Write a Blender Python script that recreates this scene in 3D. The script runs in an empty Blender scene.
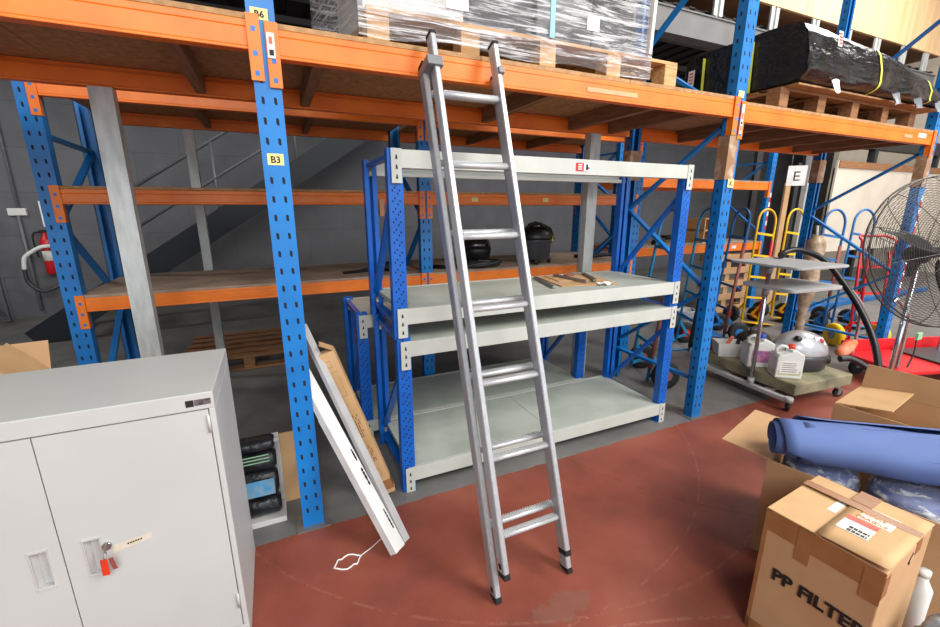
import bpy, math, random
from math import sin, cos, pi, radians, sqrt
from mathutils import Vector, Matrix, noise
random.seed(7)
V = Vector
COL = bpy.context.scene.collection

# ------------------------------------------------------------------ mesh builder
class MB:
    def __init__(s): s.v = []; s.f = []
    def add(s, vs, fs, m=0, sm=False):
        b = len(s.v); s.v += [V(v) for v in vs]
        for f in fs: s.f.append((tuple(b+i for i in f), m, sm))
        return s
    def box(s, x0, x1, y0, y1, z0, z1, m=0, M=None):
        vs = [V((x, y, z)) for z in (z0, z1) for y in (y0, y1) for x in (x0, x1)]
        if M: vs = [M @ v for v in vs]
        return s.add(vs, [(0,2,3,1),(4,5,7,6),(0,1,5,4),(2,6,7,3),(0,4,6,2),(1,3,7,5)], m)
    def bar(s, p0, p1, w, h, m=0, up=(0,0,1)):
        p0, p1 = V(p0), V(p1); d = (p1-p0).normalized(); up = V(up)
        a = d.cross(up)
        if a.length < 1e-4: a = d.cross(V((1,0,0)))
        a.normalize(); b = a.cross(d)
        vs = [p+a*i*w/2+b*j*h/2 for p in (p0, p1) for j in (-1, 1) for i in (-1, 1)]
        return s.add(vs, [(0,1,3,2),(4,6,7,5),(0,4,5,1),(2,3,7,6),(0,2,6,4),(1,5,7,3)], m)
    def tube(s, pts, r, n=10, m=0, closed=False, rs=None):
        pts = [V(p) for p in pts]; N = len(pts); rings = []
        prev = None
        for i, p in enumerate(pts):
            if closed: t = pts[(i+1) % N]-pts[i-1]
            else: t = pts[min(i+1, N-1)]-pts[max(i-1, 0)]
            t.normalize()
            if prev is None:
                a = t.orthogonal().normalized()
            else:
                a = prev - t*prev.dot(t)
                a = a.normalized() if a.length > 1e-6 else t.orthogonal().normalized()
            prev = a; b = t.cross(a)
            rr = rs[i] if rs else r
            rings.append([p+(a*cos(2*pi*k/n)+b*sin(2*pi*k/n))*rr for k in range(n)])
        vs = [v for R in rings for v in R]; fs = []
        for i in range(N if closed else N-1):
            j = (i+1) % N
            for k in range(n):
                l = (k+1) % n
                fs.append((i*n+k, i*n+l, j*n+l, j*n+k))
        s.add(vs, fs, m, True)
        if not closed:
            b = len(s.v)-len(vs)
            s.f.append((tuple(b+k for k in range(n-1, -1, -1)), m, False))
            s.f.append((tuple(b+(N-1)*n+k for k in range(n)), m, False))
        return s
    def cyl(s, p0, p1, r, n=16, m=0): return s.tube([p0, p1], r, n, m)
    def lathe(s, prof, c=(0,0,0), n=24, m=0, M=None, sm=True):
        vs = []
        for r, z in prof:
            for k in range(n):
                v = V((r*cos(2*pi*k/n), r*sin(2*pi*k/n), z))
                vs.append((M @ v if M else v)+V(c))
        fs = []
        for i in range(len(prof)-1):
            for k in range(n):
                l = (k+1) % n
                fs.append((i*n+k, i*n+l, (i+1)*n+l, (i+1)*n+k))
        if prof[0][0] > 1e-6: fs.append(tuple(range(n-1, -1, -1)))
        if prof[-1][0] > 1e-6: fs.append(tuple((len(prof)-1)*n+k for k in range(n)))
        return s.add(vs, fs, m, sm)
    def prism(s, poly, o, u, v, w, m=0, sm=False):
        o, u, v, w = V(o), V(u), V(v), V(w); n = len(poly)
        a = [o+u*p[0]+v*p[1] for p in poly]; vs = a+[q+w for q in a]
        s.add(vs, [(i, (i+1) % n, n+(i+1) % n, n+i) for i in range(n)], m, sm)
        b = len(s.v)-2*n
        s.f.append((tuple(b+i for i in range(n-1, -1, -1)), m, False))
        s.f.append((tuple(b+n+i for i in range(n)), m, False))
        return s
    def quad(s, a, b, c, d, m=0): return s.add([a, b, c, d], [(0,1,2,3)], m)
    def sheet(s, fn, nu, nv, t=0.0, m=0, sm=True):
        """surface fn(u,v) with thickness t"""
        P = [[V(fn(i/nu, j/nv)) for j in range(nv+1)] for i in range(nu+1)]
        vs = [P[i][j] for i in range(nu+1) for j in range(nv+1)]
        W = nv+1
        fs = [(i*W+j, (i+1)*W+j, (i+1)*W+j+1, i*W+j+1) for i in range(nu) for j in range(nv)]
        if t:
            N = []
            for i in range(nu+1):
                for j in range(nv+1):
                    du = P[min(i+1, nu)][j]-P[max(i-1, 0)][j]; dv = P[i][min(j+1, nv)]-P[i][max(j-1, 0)]
                    n = du.cross(dv); N.append(n.normalized() if n.length > 1e-9 else V((0,0,1)))
            K = len(vs); vs = vs+[v-n*t for v, n in zip(vs, N)]
            fs += [tuple(K+q for q in reversed(f)) for f in list(fs)]
            ring = [i*W for i in range(nu)]+[nu*W+j for j in range(nv)]+[i*W+nv for i in range(nu, 0, -1)]+[j for j in range(nv, 0, -1)]
            R = len(ring)
            fs += [(ring[(k+1) % R], ring[k], K+ring[k], K+ring[(k+1) % R]) for k in range(R)]
        return s.add(vs, fs, m, sm)
    def build(s, name, mats, parent=None, bevel=0.0, world=False):
        me = bpy.data.meshes.new(name)
        vs = s.v
        if world and parent is not None:
            Mi = wm(parent).inverted(); vs = [Mi @ v for v in vs]
        me.from_pydata([tuple(v) for v in vs], [], [f[0] for f in s.f])
        if not isinstance(mats, (list, tuple)): mats = [mats]
        for m in mats: me.materials.append(m)
        for p, f in zip(me.polygons, s.f):
            p.material_index = f[1]; p.use_smooth = f[2]
        me.update()
        o = bpy.data.objects.new(name, me); COL.objects.link(o)
        if parent is not None: o.parent = parent
        if bevel:
            b = o.modifiers.new('bevel', 'BEVEL'); b.width = bevel; b.segments = 2
            b.limit_method = 'ANGLE'; b.angle_limit = radians(50)
        return o

def wm(o):
    M = o.matrix_basis.copy()
    while o.parent: o = o.parent; M = o.matrix_basis @ M
    return M
def tag(o, label, cat, group=None, kind=None):
    if label: o['label'] = label
    if cat: o['category'] = cat
    if group: o['group'] = group
    if kind: o['kind'] = kind
    return o
def thing(name, label, cat, loc=(0,0,0), rz=0.0, group=None):
    o = bpy.data.objects.new(name, None); COL.objects.link(o)
    o.empty_display_size = .05
    o.location = loc; o.rotation_euler = (0, 0, rz)
    return tag(o, label, cat, group)
def struct(name, mb, m, **k):
    o = mb.build(name, m, **k); o['kind'] = 'structure'; return o
def dup(o, loc, rz=None, label=None, parent=None):
    c = o.copy(); COL.objects.link(c)
    if parent is None:
        c.location = loc
        if rz is not None: c.rotation_euler = (0, 0, rz)
        if label: c['label'] = label
    else: c.parent = parent
    for ch in list(o.children): dup(ch, None, parent=c)
    return c
def text(name, body, size, M, mat, parent, depth=.0006, align='LEFT', world=True, bold=0.0):
    cu = bpy.data.curves.new(name, 'FONT'); cu.body = body; cu.size = size; cu.extrude = depth
    cu.align_x = align; cu.offset = bold; cu.resolution_u = 2
    t = bpy.data.objects.new(name+'_curve', cu); COL.objects.link(t)
    dg = bpy.context.evaluated_depsgraph_get(); dg.update()
    me = bpy.data.meshes.new_from_object(t.evaluated_get(dg))
    bpy.data.objects.remove(t); bpy.data.curves.remove(cu)
    MM = wm(parent).inverted() @ M if world and parent else M
    me.transform(MM); me.materials.clear(); me.materials.append(mat)
    o = bpy.data.objects.new(name, me); COL.objects.link(o); o.parent = parent
    return o
def frame(o, x, y):
    """matrix from origin, x axis, y axis"""
    o, x, y = V(o), V(x).normalized(), V(y).normalized(); z = x.cross(y)
    return Matrix(((x.x, y.x, z.x, o.x), (x.y, y.y, z.y, o.y), (x.z, y.z, z.z, o.z), (0, 0, 0, 1)))

# ------------------------------------------------------------------ materials
def lin(c):
    return tuple(((v/255)/12.92 if v/255 <= .04045 else ((v/255+.055)/1.055)**2.4) for v in c)+(1,)
def mat(name, c, rough=.5, metal=0.0, c2=None, scale=8, amt=1.0, bump=0.0, bscale=None, stretch=(1,1,1), detail=5, lo=.35, hi=.7, coat=0.0, spec=None):
    m = bpy.data.materials.new(name); m.use_nodes = True
    nt = m.node_tree; N = nt.nodes; L = nt.links; b = N['Principled BSDF']
    b.inputs['Base Color'].default_value = lin(c); b.inputs['Roughness'].default_value = rough
    b.inputs['Metallic'].default_value = metal
    if coat: b.inputs['Coat Weight'].default_value = coat
    if spec is not None: b.inputs['Specular IOR Level'].default_value = spec
    tc = N.new('ShaderNodeTexCoord'); mp = N.new('ShaderNodeMapping'); mp.inputs['Scale'].default_value = stretch
    L.new(tc.outputs['Object'], mp.inputs['Vector'])
    nz = N.new('ShaderNodeTexNoise'); nz.inputs['Scale'].default_value = scale; nz.inputs['Detail'].default_value = detail
    L.new(mp.outputs['Vector'], nz.inputs['Vector'])
    rp = N.new('ShaderNodeValToRGB'); rp.color_ramp.elements[0].position = lo; rp.color_ramp.elements[1].position = hi
    L.new(nz.outputs['Fac'], rp.inputs['Fac'])
    c2 = c2 or tuple(min(255, v*.9) for v in c)
    a, d = lin(c), lin(c2)
    rp.color_ramp.elements[0].color = a
    rp.color_ramp.elements[1].color = tuple(a[i]+(d[i]-a[i])*amt for i in range(3))+(1,)
    L.new(rp.outputs['Color'], b.inputs['Base Color'])
    if bump:
        bz = N.new('ShaderNodeTexNoise'); bz.inputs['Scale'].default_value = bscale or scale*3; bz.inputs['Detail'].default_value = 4
        L.new(mp.outputs['Vector'], bz.inputs['Vector'])
        bp = N.new('ShaderNodeBump'); bp.inputs['Strength'].default_value = bump; bp.inputs['Distance'].default_value = .02
        L.new(bz.outputs['Fac'], bp.inputs['Height']); L.new(bp.outputs['Normal'], b.inputs['Normal'])
    return m

M = {}
M['rackblue'] = mat('rack_blue', (0, 120, 196), .38, c2=(0, 100, 172), scale=4)
M['darkslot'] = mat('slot_shadow_gap', (12, 18, 34), .8)
M['shelfblue'] = mat('shelf_blue', (4, 98, 194), .32, c2=(4, 80, 168), scale=6)
M['orange'] = mat('beam_orange', (238, 126, 32), .42, c2=(222, 108, 24), scale=5)
M['orangepale'] = mat('scuffed_orange', (244, 168, 120), .5)
M['chip'] = mat('chipboard', (184, 144, 98), .8, c2=(152, 114, 76), scale=30, bump=.1)
M['deckdusty'] = mat('dusty_deck', (172, 150, 130), .85, c2=(134, 114, 98), scale=5, bump=.05)
M['joist'] = mat('joist_wood', (150, 110, 74), .75, c2=(118, 84, 56), scale=6, stretch=(8, 1, 8))
M['pine'] = mat('pine', (214, 172, 118), .7, c2=(178, 132, 82), scale=5, stretch=(1, 10, 10))
M['pinedark'] = mat('pallet_brown', (158, 112, 72), .75, c2=(120, 82, 52), scale=6, stretch=(1, 8, 8))
M['cream'] = mat('shelf_grey_white', (192, 196, 188), .42, c2=(180, 184, 176), scale=4)
M['deckgrey'] = mat('shelf_deck_grey', (178, 184, 174), .5, c2=(160, 168, 158), scale=5)
M['cab'] = mat('cabinet_grey', (188, 190, 188), .42, c2=(182, 184, 181), scale=3)
M['cabdark'] = mat('cabinet_gap', (26, 26, 28), .7)
M['alu'] = mat('aluminium', (178, 180, 183), .36, .35, c2=(162, 165, 168), scale=20, stretch=(6, 6, .6))
M['aluedge'] = mat('aluminium_rung', (206, 208, 209), .32, .3)
M['galv'] = mat('galvanised', (196, 200, 198), .48, .25, c2=(168, 172, 170), scale=9, stretch=(3, 3, .7))
M['blackplastic'] = mat('black_plastic', (20, 20, 22), .42)
M['rubber'] = mat('rubber', (24, 24, 26), .75)
M['chrome'] = mat('chrome', (205, 205, 208), .18, .95)
M['steel'] = mat('zinc_steel', (150, 148, 142), .4, .6)
M['carton'] = mat('cardboard', (190, 152, 112), .82, c2=(178, 140, 100), scale=5, bump=.04)
M['cartonin'] = mat('cardboard_inside', (184, 152, 122), .85, c2=(182, 146, 110), scale=5)
M['cartonlight'] = mat('cardboard_light', (206, 168, 122), .8, c2=(194, 156, 110), scale=6)
M['tape'] = mat('packing_tape', (160, 112, 72), .25, c2=(146, 100, 60), scale=12)
M['white'] = mat('white_paint', (226, 226, 224), .5)
M['whitecard'] = mat('white_carton', (222, 222, 220), .6, c2=(208, 208, 206), scale=6)
M['paper'] = mat('paper', (238, 238, 234), .7)
M['yelpaper'] = mat('yellow_label', (240, 226, 150), .7)
M['ink'] = mat('ink', (24, 22, 22), .7)
M['orangeink'] = mat('orange_ink', (232, 150, 70), .7)
M['redink'] = mat('red_ink', (222, 110, 96), .7)
M['red'] = mat('red_paint', (206, 26, 34), .35, c2=(180, 18, 26), scale=6)
M['redgrip'] = mat('red_grip', (200, 32, 44), .5)
M['rust'] = mat('faded_red', (150, 66, 58), .6, c2=(120, 84, 72), scale=12)
M['yellow'] = mat('yellow_paint', (240, 196, 20), .4, c2=(220, 172, 14), scale=6)
M['htblue'] = mat('trolley_blue', (24, 108, 176), .42, c2=(18, 86, 146), scale=6)
M['cyanblue'] = mat('trolley_light_blue', (30, 132, 178), .45, c2=(24, 108, 150), scale=6)
M['darkpole'] = mat('dark_grip', (54, 44, 42), .6)
M['greyplastic'] = mat('grey_plastic', (120, 122, 124), .45)
M['traygrey'] = mat('tray_grey', (176, 178, 178), .42, c2=(164, 166, 166), scale=8)
M['basegrey'] = mat('base_grey', (190, 190, 188), .45)
M['stone'] = mat('stone_slab', (150, 142, 112), .85, c2=(104, 102, 82), scale=7, bump=.35, bscale=22)
M['silver'] = mat('silver_plastic', (186, 188, 192), .3, .35)
M['charcoal'] = mat('charcoal_plastic', (58, 60, 64), .4)
M['dark'] = mat('dark_goods', (30, 30, 34), .6, c2=(58, 58, 62), scale=5)
M['jerry'] = mat('translucent_jug', (226, 228, 224), .38, c2=(216, 220, 212), scale=4)
M['liquid'] = mat('pale_liquid', (204, 204, 170), .35)
M['pinklabel'] = mat('pink_label', (214, 130, 170), .6, c2=(120, 90, 150), scale=30)
M['bluecap'] = mat('blue_cap', (40, 90, 200), .4)
M['bluefabric'] = mat('blue_vinyl', (90, 114, 170), .65, c2=(78, 100, 156), scale=3)
M['blueroll'] = mat('blue_roll', (84, 96, 144), .7, c2=(68, 80, 126), scale=3)
M['blackwrap'] = mat('black_film', (14, 14, 15), .22, c2=(26, 26, 28), scale=6, bump=.55, bscale=9, stretch=(1, 3, 3))
M['strap'] = mat('yellow_strap', (206, 212, 70), .5)
M['redtag'] = mat('red_tag', (226, 60, 34), .45)
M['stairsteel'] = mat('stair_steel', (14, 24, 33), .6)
M['darksteel'] = mat('dark_steel', (46, 47, 50), .55, c2=(36, 37, 40), scale=5)
M['beamgrey'] = mat('steel_beam_grey', (112, 112, 112), .55, c2=(98, 98, 98), scale=4)
M['corrug'] = mat('soffit_dark', (44, 42, 40), .8)
M['plypanel'] = mat('plywood', (226, 194, 148), .6, c2=(210, 176, 128), scale=2.2, stretch=(3, 1, .25), detail=8)
M['greyrod'] = mat('grey_rail', (120, 124, 128), .5, .4)
M['bagfilm'] = mat('bin_bag_black', (22, 24, 26), .28, c2=(50, 54, 58), scale=12, bump=.3)
M['cyanink'] = mat('cyan_print', (60, 160, 214), .4, c2=(150, 170, 184), scale=25)
M['greybag'] = mat('grey_bag', (128, 132, 136), .3, c2=(96, 100, 106), scale=5, bump=.5, bscale=8)
M['sleeve'] = mat('taped_card', (148, 112, 80), .5, c2=(196, 178, 158), scale=14, lo=.45, hi=.75)
M['turq'] = mat('turquoise_strap', (140, 190, 200), .5)
M['greenbit'] = mat('pale_green', (150, 200, 160), .6)
M['orangeplastic'] = mat('orange_plastic', (236, 110, 60), .5, c2=(214, 150, 120), scale=14)

def floor_mat():
    m = bpy.data.materials.new('painted_floor'); m.use_nodes = True
    nt = m.node_tree; N = nt.nodes; L = nt.links; b = N['Principled BSDF']
    tc = N.new('ShaderNodeTexCoord'); sep = N.new('ShaderNodeSeparateXYZ'); L.new(tc.outputs['Object'], sep.inputs[0])
    def noise_(sc, det=6, st=(1,1,1), rough=.6):
        mp = N.new('ShaderNodeMapping'); mp.inputs['Scale'].default_value = st; L.new(tc.outputs['Object'], mp.inputs['Vector'])
        n = N.new('ShaderNodeTexNoise'); n.inputs['Scale'].default_value = sc; n.inputs['Detail'].default_value = det; n.inputs['Roughness'].default_value = rough
        L.new(mp.outputs['Vector'], n.inputs['Vector']); return n.outputs['Fac']
    def ramp(fac, stops):
        r = N.new('ShaderNodeValToRGB'); e = r.color_ramp.elements
        while len(e) < len(stops): e.new(.5)
        for q, (p, c) in zip(e, stops): q.position = p; q.color = lin(c) if len(c) == 3 else c
        L.new(fac, r.inputs['Fac']); return r.outputs['Color']
    def mix(f, a, c):
        x = N.new('ShaderNodeMix'); x.data_type = 'RGBA'
        if isinstance(f, float): x.inputs[0].default_value = f
        else: L.new(f, x.inputs[0])
        for i, q in ((6, a), (7, c)):
            if isinstance(q, tuple): x.inputs[i].default_value = q
            else: L.new(q, x.inputs[i])
        return x.outputs[2]
    def math_(op, a, c):
        x = N.new('ShaderNodeMath'); x.operation = op
        for i, q in enumerate((a, c)):
            if isinstance(q, (int, float)): x.inputs[i].default_value = q
            else: L.new(q, x.inputs[i])
        return x.outputs[0]
    red = ramp(noise_(1.6, 8), [(.3, (108, 56, 44)), (.5, (136, 70, 54)), (.72, (150, 86, 68))])
    blot = ramp(noise_(4.5, 10, rough=.75), [(.62, (0, 0, 0)), (.78, (255, 255, 255))])
    red = mix(math_('MULTIPLY', blot, .5), red, lin((98, 62, 54)))
    pale = ramp(noise_(26, 6, rough=.8), [(.66, (0, 0, 0)), (.74, (255, 255, 255))])
    red = mix(math_('MULTIPLY', pale, .4), red, lin((202, 160, 140)))
    # worn grey patch and curved tyre scuffs
    def circle_scuff(cx, cy, r, w, col, amt):
        nonlocal red
        dx = math_('SUBTRACT', sep.outputs['X'], cx); dy = math_('SUBTRACT', sep.outputs['Y'], cy)
        d = math_('SQRT', math_('ADD', math_('MULTIPLY', dx, dx), math_('MULTIPLY', dy, dy)), 0)
        d = math_('ABSOLUTE', math_('SUBTRACT', d, r), 0)
        k = math_('LESS_THAN', d, w)
        g = math_('GREATER_THAN', noise_(14, 6, rough=.8), .5)
        red = mix(math_('MULTIPLY', math_('MULTIPLY', k, g), amt), red, lin(col))
    circle_scuff(.2, -2.2, 3.28, .006, (180, 130, 108), .35)
    circle_scuff(1.0, 2.9, 1.86, .005, (176, 124, 100), .3)
    circle_scuff(1.5, 3.0, 2.02, .006, (170, 118, 96), .25)
    circle_scuff(3.4, 2.6, 1.9, .008, (104, 50, 40), .5)
    dx = math_('SUBTRACT', sep.outputs['X'], .93); dy = math_('SUBTRACT', sep.outputs['Y'], 1.12)
    dd = math_('ADD', math_('MULTIPLY', math_('MULTIPLY', dx, dx), .6), math_('MULTIPLY', math_('MULTIPLY', dy, dy), 2.5))
    pk = math_('LESS_THAN', math_('ADD', dd, math_('MULTIPLY', noise_(11, 8, rough=.75), .05)), .034)
    red = mix(math_('MULTIPLY', pk, .4), red, lin((120, 92, 78)))
    grey = ramp(noise_(2.2, 9), [(.3, (92, 91, 90)), (.7, (122, 121, 119))])
    gd = ramp(noise_(30, 6, rough=.8), [(.64, (0, 0, 0)), (.76, (255, 255, 255))])
    grey = mix(math_('MULTIPLY', gd, .3), grey, lin((164, 162, 158)))
    edge = math_('ADD', sep.outputs['Y'], math_('MULTIPLY', math_('SUBTRACT', noise_(5, 4), .5), .05))
    k = math_('GREATER_THAN', edge, 2.0)
    L.new(mix(k, red, grey), b.inputs['Base Color'])
    rr = N.new('ShaderNodeMapRange'); rr.inputs['To Min'].default_value = .36; rr.inputs['To Max'].default_value = .62
    L.new(noise_(3, 6), rr.inputs['Value']); L.new(rr.outputs['Result'], b.inputs['Roughness'])
    bp = N.new('ShaderNodeBump'); bp.inputs['Strength'].default_value = .08; L.new(noise_(40, 5), bp.inputs['Height']); L.new(bp.outputs['Normal'], b.inputs['Normal'])
    return m
M['floor'] = floor_mat()

def block_mat(name, c1, c2, mortar):
    m = bpy.data.materials.new(name); m.use_nodes = True
    nt = m.node_tree; N = nt.nodes; L = nt.links; b = N['Principled BSDF']; b.inputs['Roughness'].default_value = .85
    tc = N.new('ShaderNodeTexCoord'); mp = N.new('ShaderNodeMapping'); mp.inputs['Rotation'].default_value = (radians(90), 0, 0)
    L.new(tc.outputs['Object'], mp.inputs['Vector'])
    br = N.new('ShaderNodeTexBrick'); br.inputs['Scale'].default_value = 1.0
    br.inputs['Brick Width'].default_value = 1.2; br.inputs['Row Height'].default_value = .6; br.inputs['Mortar Size'].default_value = .006
    br.inputs['Color1'].default_value = lin(c1); br.inputs['Color2'].default_value = lin(c2); br.inputs['Mortar'].default_value = lin(mortar)
    L.new(mp.outputs['Vector'], br.inputs['Vector'])
    n = N.new('ShaderNodeTexNoise'); n.inputs['Scale'].default_value = 3; n.inputs['Detail'].default_value = 8; L.new(tc.outputs['Object'], n.inputs['Vector'])
    mx = N.new('ShaderNodeMix'); mx.data_type = 'RGBA'; mx.blend_type = 'MULTIPLY'; mx.inputs[0].default_value = .45
    L.new(br.outputs['Color'], mx.inputs[6]); L.new(n.outputs['Fac'], mx.inputs[7])
    L.new(mx.outputs[2], b.inputs['Base Color']); return m
M['block'] = block_mat('concrete_panel_wall', (112, 112, 116), (108, 108, 112), (98, 98, 102))
M['creamwall'] = mat('cream_wall', (214, 204, 188), .8, c2=(200, 190, 174), scale=2)

def film_mat(name, dens, sc, st, tint=(236, 238, 240), rot=0.0):
    m = bpy.data.materials.new(name); m.use_nodes = True
    nt = m.node_tree; N = nt.nodes; L = nt.links; b = N['Principled BSDF']; out = N['Material Output']
    b.inputs['Base Color'].default_value = lin(tint); b.inputs['Roughness'].default_value = .22
    tc = N.new('ShaderNodeTexCoord'); mp = N.new('ShaderNodeMapping'); mp.inputs['Scale'].default_value = st; mp.inputs['Rotation'].default_value = (0, rot, 0)
    L.new(tc.outputs['Object'], mp.inputs['Vector'])
    n = N.new('ShaderNodeTexNoise'); n.inputs['Scale'].default_value = sc; n.inputs['Detail'].default_value = 7; n.inputs['Roughness'].default_value = .7
    n.inputs['Distortion'].default_value = .6
    L.new(mp.outputs['Vector'], n.inputs['Vector'])
    r = N.new('ShaderNodeValToRGB'); r.color_ramp.elements[0].position = .64-dens*.2; r.color_ramp.elements[1].position = .86-dens*.3
    r.color_ramp.elements[0].color = (.10, .10, .10, 1); r.color_ramp.elements[1].color = (.85, .85, .85, 1)
    L.new(n.outputs['Fac'], r.inputs['Fac']); 
    tr = N.new('ShaderNodeBsdfTransparent'); mx = N.new('ShaderNodeMixShader')
    L.new(r.outputs['Color'], mx.inputs[0]); L.new(tr.outputs[0], mx.inputs[1]); L.new(b.outputs[0], mx.inputs[2])
    L.new(mx.outputs[0], out.inputs['Surface'])
    bp = N.new('ShaderNodeBump'); bp.inputs['Strength'].default_value = .8; bp.inputs['Distance'].default_value = .02
    L.new(n.outputs['Fac'], bp.inputs['Height']); L.new(bp.outputs['Normal'], b.inputs['Normal'])
    return m
M['film'] = film_mat('stretch_film', .84, 4.2, (.8, .8, 15), rot=radians(11))
M['filmclear'] = film_mat('clear_wrap', .72, 7, (1.5, 1.5, 3))

# ------------------------------------------------------------------ setting
struct('floor', MB().box(-6, 16, -6, 9, -.1, 0), M['floor'])
struct('wall_back', MB().box(-6, 16, 8.3, 8.5, 0, 7), M['block'])
struct('wall_left', MB().box(-6.2, -6, -6, 8.5, 0, 7), M['block'])
struct('wall_right', MB().box(15, 15.2, -6, 8.3, 0, 7), M['creamwall'])
struct('ceiling', MB().box(-6.2, 15.2, -6, 8.5, 7, 7.1), M['beamgrey'])

# mezzanine behind the racks
mz = thing('mezzanine', 'timber clad mezzanine room on grey steel beam above the racking at right', 'mezzanine', (4.5, 5.05, 3.9))
k = MB()
k.box(-5.95, 13.2, 5.0, 5.2, 3.98, 4.0).box(-5.95, 13.2, 5.0, 5.2, 4.30, 4.32).box(-5.95, 13.2, 5.02, 5.04, 4.0, 4.3)
k.build('edge_beam', M['beamgrey'], mz, world=True)
k = MB()
x = -5.9
while x < 13.1:
    k.box(x, x+.2, 5.1, 8.29, 4.36, 4.40); k.box(x+.2, x+.32, 5.1, 8.29, 4.40, 4.42); x += .32
k.build('soffit_sheet', M['corrug'], mz, world=True)
for x in [3.4, 4.9, 6.2, 7.5, 8.6, 9.6, 10.6, 11.6, 12.5]:
    k = MB().box(x, x+.07, 4.99, 5.02, 4.33, 4.66).box(x+.12, x+.19, 4.99, 5.02, 4.33, 4.66).box(x+.06, x+.13, 5.02, 5.06, 4.33, 4.66)
    k.build('joist_end', M['galv'], mz, world=True)
MB().box(-5.95, 13.2, 5.03, 8.29, 4.67, 4.75).build('floor_slab', M['joist'], mz, world=True)
k = MB()
for i in range(-4, 11):
    k.box(i*1.2+.004, i*1.2+1.196, 5.0, 5.03, 4.68, 6.9)
k.box(13.17, 13.2, 5.03, 8.2, 4.68, 6.9)
k.build('timber_cladding', M['plypanel'], mz, world=True)
for y in (5.9, 6.9, 7.7):
    MB().bar((-2, y, 4.31), (12, y, 4.31), .05, .08).build('soffit_pipe', M['beamgrey'], mz, world=True)

# steel stair on the back wall
st = thing('steel_stair', 'dark steel stair climbing to the right in the gloom behind left racking', 'stair', (-2.7, 6.95, 0))
a, b_ = V((-2.72, 6.6, .02)), V((2.3, 6.6, 3.32))
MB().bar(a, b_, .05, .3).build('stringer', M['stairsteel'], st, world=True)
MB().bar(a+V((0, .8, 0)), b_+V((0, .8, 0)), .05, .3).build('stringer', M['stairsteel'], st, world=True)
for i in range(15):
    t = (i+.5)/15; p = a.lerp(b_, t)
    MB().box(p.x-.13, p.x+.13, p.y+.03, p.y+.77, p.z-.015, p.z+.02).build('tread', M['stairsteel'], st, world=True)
for dz in (.55, 1.0):
    MB().cyl(a.lerp(b_, .22)+V((0, 0, dz)), b_+V((0, 0, dz)), .02).build('handrail', M['greyrod'], st, world=True)
for t in (.23, .42, .62, .82):
    p = a.lerp(b_, t); MB().cyl(p, p+V((0, 0, 1.05)), .018).build('baluster', M['greyrod'], st, world=True)

# ------------------------------------------------------------------ pallet racking
def c_post(x, y, s, H, w=.10, d=.072, z0=.006, t=.004):
    """omega post, web facing y*s"""
    k = MB(); a = y; bck = y - s*d
    def yb(u, v): return (min(u, v), max(u, v))
    k.box(x-w/2, x+w/2, *yb(a, a-s*t), z0, H)
    for q in (-1, 1):
        xe = x+q*w/2; k.box(min(xe, xe-q*t), max(xe, xe-q*t), *yb(a-s*t, bck), z0, H)
        xi = xe+q*.0; k.box(min(xi, xi-q*.028), max(xi, xi-q*.028), *yb(bck, bck+s*t), z0, H)
    return k
def slots(k, x, y, s, z0, z1, pitch=.0765, dx=.023, w=.011, h=.027, m=1, tilt=.0):
    z = z0
    e = y+s*.0007
    while z < z1:
        for q in (-1, 1):
            cx = x+q*dx
            P = [(cx-w/2+.003, e, z-h/2), (cx+w/2, e, z-h/2), (cx+w/2, e, z+h/2-.006), (cx+w/2-.003, e, z+h/2), (cx-w/2, e, z+h/2), (cx-w/2, e, z-h/2+.006)]
            if s > 0: P.reverse()
            k.add(P, [tuple(range(6))], m)
        z += pitch
def sideslots(k, x, q, y0, z0, z1, pitch=.0765, m=1):
    z = z0; e = x+q*.0007
    while z < z1:
        k.quad((e, y0-.006, z-.012), (e, y0+.006, z-.012), (e, y0+.006, z+.012), (e, y0-.006, z+.012), m); z += pitch
def rack_frame(root, x, yf, yb, H, braces, blue=M['rackblue'], front_detail=True, w=.10):
    k = c_post(x, yf, -1, H, w)
    if front_detail:
        slots(k, x, yf, -1, .1, H-.02); sideslots(k, x-w/2, -1, yf+.04, .1, H-.02)
    fp = k.build('front_post', [blue, M['darkslot']], root, world=True)
    MB().box(x-w/2-.03, x+w/2+.03, yf-.03, yf+.1, 0, .006).build('base_plate', M['steel'], fp, world=True)
    k = c_post(x, yb, 1, H, w)
    slots(k, x, yb, 1, .1, H-.02); sideslots(k, x-w/2, -1, yb-.04, .1, H-.02)
    bp = k.build('back_post', [blue, M['darkslot']], root, world=True)
    for (ya, za, yc, zc) in braces:
        MB().bar((x, ya, za), (x, yc, zc), .022, .042, up=(1, 0, 0)).build('brace', blue, root, world=True)
    return fp, bp
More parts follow.
